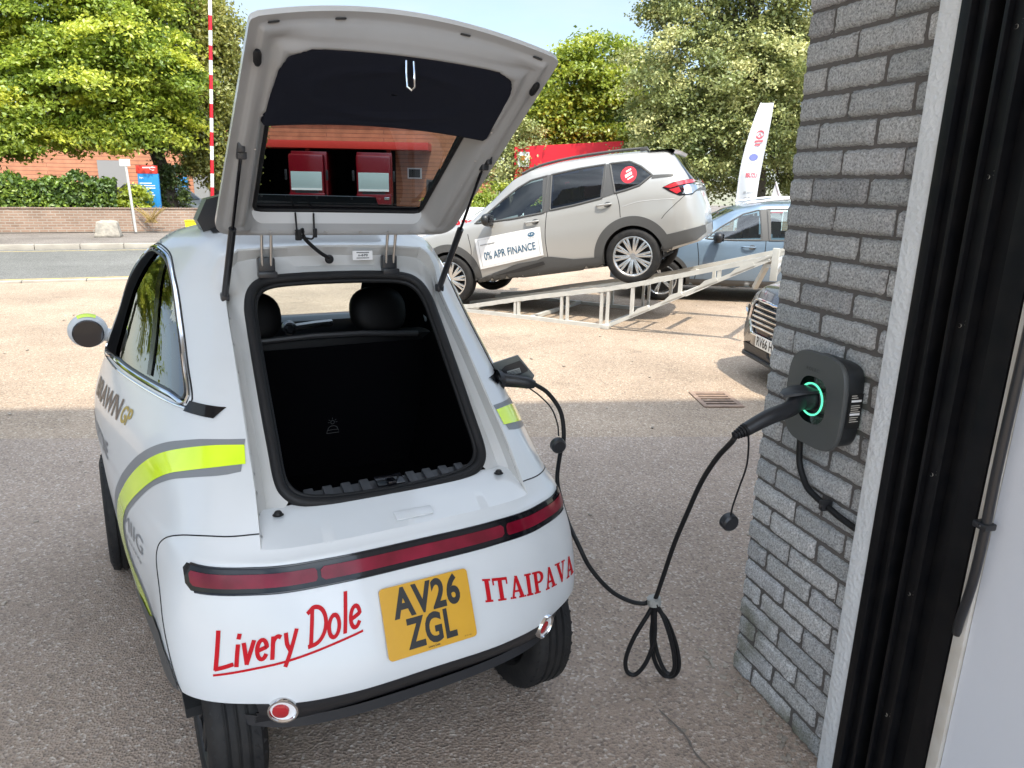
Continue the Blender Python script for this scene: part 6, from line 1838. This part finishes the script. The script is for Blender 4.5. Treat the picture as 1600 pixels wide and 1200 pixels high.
ds = thing('depot_sign', 'tall blue and red depot sign board standing right of the hedge', 'sign', (-11.30, 23.0, 0), (0, 0, R(6)))
MT['sig_blue'] = mat('depot_blue', (0.02, 0.22, 0.52), .4)
MT['sig_red'] = mat('depot_red', (0.62, 0.05, 0.035), .4)
tl_ = Matrix.Rotation(R(1.0), 3, 'Y')
d1 = MB().box((0, 0, .94), (.60, .10, 1.62), rot=tl_, ch=.004).build('blue_panel', MT['sig_blue'], ds)
d2 = MB().box((-.012, -.004, 1.865), (.602, .112, .24), ch=.004).build('red_panel', MT['sig_red'], ds)
V, F_ = join2d([strokes2d([[(-.34, .02), (-.02, .03)]], .035), strokes2d([arcp(-.06, .0, .08, .05, 20, 300, 14)], .02)])
place2d('red_panel_lettering', V, F_, frame_fn((.24, -.064, 1.90), (1, 0, 0), (0, 0, 1)), MT['white_gloss'], d2)
V, F_ = text2d('Depot', .05, .12, bold=.02)
place2d('blue_panel_lettering', V, F_, frame_fn((-.24, -.056, 1.60), (1, 0, 0), (0, 0, 1)), MT['white_gloss'], d1)
V, F_ = join2d([strokes2d([[(-.24, z), (x, z)]], .028) for z, x in ((1.46, .10), (1.39, .19), (1.32, .19), (1.18, .12), (1.11, .16), (1.04, .12), (.95, .10))])
place2d('blue_panel_lines', V, F_, frame_fn((0, -.056, 0), (1, 0, 0), (0, 0, 1)), MT['white_gloss'], d1)

bp_ = thing('barrier_pole', 'raised red and white striped barrier pole beside the depot entrance', 'barrier', (-9.83, 24.0, 0))
ba = MB()
MB().box((0, 0, .5), (.35, .35, 1.0), ch=.03).build('barrier_housing', MT['red_paint'], bp_)
z = 1.0
pd = Vector((.46, 0, 5.74)).normalized()
whites, reds = MB(), MB()
k = 0
s_ = .45
while s_ < 7.6:
    (reds if k % 2 == 0 else whites).tube([pd * s_ + Vector((0, 0, .5)), pd * (s_ + .42) + Vector((0, 0, .5))], .055, n=14)
    s_ += .42; k += 1
wo_ = whites.build('arm', MT['white_gloss'], bp_)
reds.build('red_bands', MT['red_paint'], wo_)
yb = thing('grit_bin', 'yellow grit bin at the depot entrance right of the brick wall', 'bin', (-9.02, 20.6, .12)); yb.scale = (.62,) * 3
MB().prism([(-.22, .0), (.22, .0), (.26, .58), (-.26, .58)], -.2, .2, Matrix.Rotation(R(90), 4, 'X')).build('box', mat('grit_yellow', (.72, .62, .02), .4), yb)
MB().box((0, 0, .61), (.56, .44, .06), ch=.02).build('lid', mat('grit_yellow_lid', (.66, .58, .03), .4), yb)

# --- depot building with its lorry bay
MT['depot'] = coursed_mat('depot_brick', (0.45, 0.19, 0.10), (0.49, 0.21, 0.115), (0.27, 0.115, 0.07), 6.0, .20, 'XZ', .018)
dp = thing('depot_building', 'long orange brick depot with a red canopy over its lorry bay across the road', 'building', (-34, 40, 0))
db_ = MB()
bx0, bx1 = 19.0, 27.6
db_.box((bx0 / 2, .2, 2.3), (bx0, .4, 4.6)).box(((bx1 + 31.6) / 2, .2, 2.3), (31.6 - bx1, .4, 4.6)).box(((bx0 + bx1) / 2, .2, 4.1), (bx1 - bx0, .4, 1.0))
db_.build('brick_wall', MT['depot'], dp)
MB().box((15.8, 6, 4.68), (31.9, 12.4, .12)).build('roof', MT['clad'], dp)
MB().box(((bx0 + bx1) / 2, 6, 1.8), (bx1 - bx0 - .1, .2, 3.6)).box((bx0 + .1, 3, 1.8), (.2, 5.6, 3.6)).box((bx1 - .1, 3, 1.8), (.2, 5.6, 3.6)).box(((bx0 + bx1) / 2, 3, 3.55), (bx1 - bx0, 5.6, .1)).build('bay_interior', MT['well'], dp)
MB().box((23.9, -.7, 3.36), (11.2, 1.6, .36), ch=.02).build('red_canopy', MT['sig_red'], dp)
for x in (19.4, 23.2, 27.4): MB().box((x, -.9, 1.7), (.2, .18, 3.4)).build('canopy_post', MT['sig_red'], dp)
MB().box((12.5, -.03, 1.2), (1.5, .1, 2.4)).build('loading_door', mat('shutter_grey', (.26, .25, .24), .6), dp)
wn_ = MB().box((28.6, -.02, 2.05), (.75, .1, .55)).build('window', MT['white_gloss'], dp)
MB().box((28.6, -.08, 2.05), (.6, .04, .42)).build('pane', MT['mirror'], wn_)
w2_ = MB().box((29.7, -.02, 1.35), (.95, .1, .8)).build('window', MT['clad'], dp)
MB().box((29.7, -.08, 1.35), (.75, .04, .6)).build('pane', MT['mirror'], w2_)
MB().box((17.2, -.05, 1.0), (.8, .12, 2.0)).build('grey_door', mat('door_grey', (.25, .25, .24), .6), dp)
MB().box((16.2, -.05, 1.35), (.55, .06, .55)).build('notice_board', MT['sig_blue'], dp)
MB().tube([(15.8, -1, 0), (15.8, -1, 1.0), (16.8, -1, 1.0), (16.8, -1, 0)], .04, n=8).build('handrail', MT['white_gloss'], dp)
for i, (x, lab) in enumerate(((-10.35, 'red lorry parked in the left half of the depot bay'), (-7.05, 'red lorry parked in the right half of the depot bay'))):
    lt = thing('lorry', lab, 'lorry', (x, 37.2, 0), (0, 0, R(8)))
    MB().box((0, 3.6, 1.75), (1.75, 5.4, 2.5), ch=.04).build('cargo_box', mat('lorry_red', (.17, .004, .011), .25, coat=.8) if i == 0 else MT['lorry'], lt)
    MT['lorry'] = lt.children[0].data.materials[0]
    MB().box((0, .25, 1.75), (1.66, 1.3, 2.15), ch=.10).box((0, -.38, .75), (1.70, .18, .5), ch=.05).build('cab', MT['lorry'], lt)
    MB().box((0, -.42, 1.62), (1.48, .05, .78), ch=.02).build('windscreen', mat('pale_screen', (.45, .55, .55), .08, spec=.8, coat=.8) if i == 0 else MT['lscr'], lt)
    MT['lscr'] = lt.children[2].data.materials[0]
    MB().box((0, -.44, 1.18), (1.46, .04, .10)).build('grille_panel', MT['white_gloss'], lt)
    MB().box((0, -.44, .98), (1.1, .04, .22)).build('grille', MT['black'], lt)
    for sg in (-1, 1):
        MB().lathe([(0, -.12), (.45, -.12), (.48, 0), (.45, .12), (0, .12)], c=(sg * .75, .3, .48), axis='X', n=24).build('wheel', MT['tyre'], lt)
        MB().box((sg * .98, -.3, 1.85), (.12, .1, .5), ch=.03).build('door_mirror', MT['black'], lt)
        MB().box((sg * .62, -.47, .80), (.26, .05, .13), ch=.02).build('headlight', MT['chrome'], lt)

# --- red trailer, banner, far bits on the right
rt_ = thing('red_trailer', 'long red lorry trailer parked beyond the beige car', 'trailer', (2.1, 30.0, 0), (0, 0, R(-4)))
MB().prism([(-2.1, 1.0), (2.0, 1.0), (2.0, 3.28), (-2.1, 3.0)], -1.2, 1.2, Matrix.Rotation(R(90), 4, 'X')).build('cargo_box', MT['red_paint'], rt_)
MB().box((-1.75, -1.21, 2.55), (.44, .02, .55)).build('white_notice', MT['white_gloss'], rt_)
MB().box((-1.78, -1.225, 2.60), (.16, .02, .18)).build('orange_mark', mat('orange', (.7, .25, .05), .5), rt_)
MB().box((0, 0, .8), (3.8, 1.0, .25)).build('chassis', MT['black'], rt_)
for sx in (-1.2, .9, 1.5):
    for sy in (-1, 1): MB().lathe([(0, -.15), (.45, -.15), (.48, 0), (.45, .15), (0, .15)], c=(sx, sy * .95, .48), axis='Y', n=24).build('wheel', MT['tyre'], rt_)
bn = thing('white_van', 'white van with red lettering half hidden behind the beige car bonnet', 'van', (-.55, 18.3, 0), (0, 0, R(-6)))
MB().prism([(-1.7, .35), (1.5, .35), (1.62, .70), (1.1, .82), (.7, 1.05), (-1.7, 1.08)], -.85, .85, Matrix.Rotation(R(90), 4, 'X')).build('body', MT['white_gloss'], bn)
V, F_ = text2d('overs', .30, .9, bold=.02)
place2d('van_lettering', V, F_, frame_fn((-1.25, -.858, .62), (1, 0, 0), (0, 0, 1)), MT['red_paint'], bn)
for sx in (-1.1, 1.0):
    for sy in (-1, 1): MB().lathe([(0, -.1), (.30, -.1), (.33, 0), (.30, .1), (0, .1)], c=(sx, sy * .78, .33), axis='Y', n=24).build('wheel', MT['tyre'], bn)
MB().box((.35, -.852, .93), (.55, .02, .16), ch=.004).build('side_window', MT['mirror'], bn)
hs = thing('brick_house', 'distant red brick house between the trees left of the red trailer', 'house', (-3.0, 46, 0))
MB().box((0, 0, 1.6), (3.4, 4, 3.2)).build('wall', MT['depot'], hs)
MB().prism([(-1.9, 3.2), (1.9, 3.2), (0, 4.6)], -2.2, 2.2, Matrix.Rotation(R(90), 4, 'X')).build('roof', mat('slate', (.12, .11, .11), .8), hs)
hw = MB().box((1.0, -2.02, 2.2), (.9, .1, .9)).build('window', MT['white_gloss'], hs); MB().box((1.0, -2.08, 2.2), (.7, .04, .7)).build('pane', MT['mirror'], hs.children[2])
pk = thing('hatchback_car', 'grey green hatchback parked beyond the low brick wall near the birch', 'car', (-12.6, 26.6, 0), (0, 0, R(-14)))
MB().prism([(-1.5, .35), (1.9, .35), (1.95, .62), (1.6, .78), (1.0, .86), (.35, 1.30), (-.9, 1.38), (-1.45, 1.0), (-1.55, .7)], -.8, .8, Matrix.Rotation(R(90), 4, 'X')).build('body', MT['galv'], pk)
MB().prism([(-.85, .9), (.85, .9), (.33, 1.24), (-.75, 1.28)], -.812, .812, Matrix.Rotation(R(90), 4, 'X')).build('side_window', MT['mirror'], pk)
MB().prism([(.93, .90), (1.0, .885), (.42, 1.27), (.36, 1.27)], -.68, .68, Matrix.Rotation(R(90), 4, 'X')).build('windscreen', MT['mirror'], pk)
for sx in (-1.0, 1.2):
    for sy in (-1, 1): MB().lathe([(0, -.1), (.28, -.1), (.31, 0), (.28, .1), (0, .1)], c=(sx, sy * .74, .31), axis='Y', n=24).build('wheel', MT['tyre'], pk)

# feather flag with its emblems
fl_ = thing('feather_flag', 'white feather flag with red and blue emblems standing by the blue car', 'flag', (4.0, 13.0, 0))
def flag_pt(u, v):
    """u across 0..1 from the pole, v up 0..1"""
    x0 = -.14 + .02 * v + .34 * max(0, v - .45) ** 1.7 * 1.9
    x1 = .20 + .10 * v if v < .999 else .30
    x1 = .16 + .145 * min(v, 1)
    x0 = min(x0, x1 - .002)
    z = 1.02 + 2.06 * v
    return Vector((x0 + (x1 - x0) * u, .035 * math.sin(u * 5 + v * 7), z))
MB().grid([[flag_pt(u, v) for u in np.linspace(0, 1, 14)] for v in np.linspace(0, 1, 40)]).build('cloth', mat('flag_cloth', (.70, .71, .73), .7), fl_)
MB().tube([(-.14, .0, 0), (-.15, 0, 1.0)] + [flag_pt(0, v) + Vector((-.008, 0, 0)) for v in np.linspace(.02, 1, 20)], .012, n=8).build('pole', MT['white_gloss'], fl_)
MB().box((-.14, 0, .04), (.6, .08, .05), ch=.01).box((-.14, 0, .05), (.08, .6, .05), ch=.01).build('base', MT['black'], fl_)
ffp = lambda u, v: flag_pt(u, v) + Vector((0, -.006, 0))
MT['flag_red'] = mat('flag_red', (.66, .12, .15), .6); MT['flag_blue'] = mat('flag_blue', (.16, .18, .42), .6); MT['flag_grey'] = mat('flag_grey', (.45, .46, .48), .6)
def fprint(name, parts, m_): V, F_ = join2d(parts); place2d(name, V, F_, ffp, m_, fl_)
def txt(s, u, v, w, h, b=.01):
    V, F_ = text2d(s, h, w, bold=b, align='CENTER', maxlen=.2); return [(a + u, c + v) for a, c in V], F_
fprint('red_emblem', [strokes2d([arcp(.58, .755, .20, .028, 0, 350, 20)], .012), strokes2d([[(.46, .735), (.58, .765), (.70, .735)]], .010)], MT['flag_red'])
fprint('flag_lettering', [strokes2d([[(.38, .70), (.80, .705)]], .016), strokes2d([[(.42, .672), (.72, .676)]], .012)], MT['flag_red'])
fprint('blue_emblem', [poly2d([(.50 + .24 * math.cos(t), .575 + .028 * math.sin(t)) for t in np.linspace(0, 2 * math.pi, 26, endpoint=False)], .1)], MT['flag_blue'])
fprint('flag_lettering', [txt('SUBARU', .52, .515, .56, .020)], MT['flag_grey'])
fprint('flag_lettering', [txt('ISUZU', .54, .415, .60, .032, .04)], MT['flag_red'])
fprint('flag_lettering', [strokes2d([[(.34, .385), (.72, .388)]], .008), strokes2d([[(.26, .29), (.36, .291)]], .018), strokes2d([[(.42, .291), (.56, .292)]], .008), strokes2d([[(.60, .292), (.76, .293)]], .018), strokes2d([[(.30, .25), (.60, .252)]], .008), strokes2d([[(.22, .05), (.68, .053)]], .009)], MT['flag_grey'])
fprint('red_emblem', [poly2d([(.46, .135), (.38, .105), (.54, .105)], .1), poly2d([(.38, .104), (.28, .082), (.44, .082)], .1), poly2d([(.54, .104), (.48, .082), (.64, .082)], .1)], MT['flag_red'])
ff2 = thing('bunting_pennant', 'white triangular pennant and red canopy top beyond the feather flag', 'pennant', (6.9, 20.0, 0))
mesh_obj('pennant_cloth', [(-.12, 0, 1.2), (.30, 0, 1.15), (.02, .02, 1.85)], [(0, 1, 2)], mat('pennant_white', (.4, .42, .42), .8), ff2)
MB().tube([(.30, 0, 0), (.30, 0, 1.15), (.02, 0, 1.85)], .02, n=8).build('pole', MT['white_gloss'], ff2)
MB().prism([(-.42, 1.28), (-.35, 1.05), (.22, 1.05), (.2, 1.12)], -.25, .25, Matrix.Rotation(R(90), 4, 'X')).build('red_canopy', MT['red_paint'], ff2)
# low wall, far right
lw_ = MB().box((6.5, 23.6, .33), (7, .25, .66))
tag(lw_.build('brick_boundary', MT['gwall']), 'low brick boundary wall under the oak beyond the blue car', 'wall')

# things just out of the frame on the left that the side window mirrors
def copy_tree(o, parent=None):
    c = o.copy(); COL.objects.link(c); c.parent = parent
    for ch_ in list(o.children): copy_tree(ch_, c)
    return c
mt_ = [o for o in bpy.data.objects if o.name.startswith('maple_tree')][0]
m2 = copy_tree(mt_); m2.location = (-21.5, 15.5, 0); m2.rotation_euler.z = R(120)
m2['label'] = 'maple beyond the left edge of the photo, mirrored in the white car window'
pc2 = copy_tree(bc); pc2.location = (-7.6, 3.6, 0); pc2.rotation_euler.z = R(262)
pc2['label'] = 'parked hatchback beyond the left edge of the photo, mirrored in the side window'
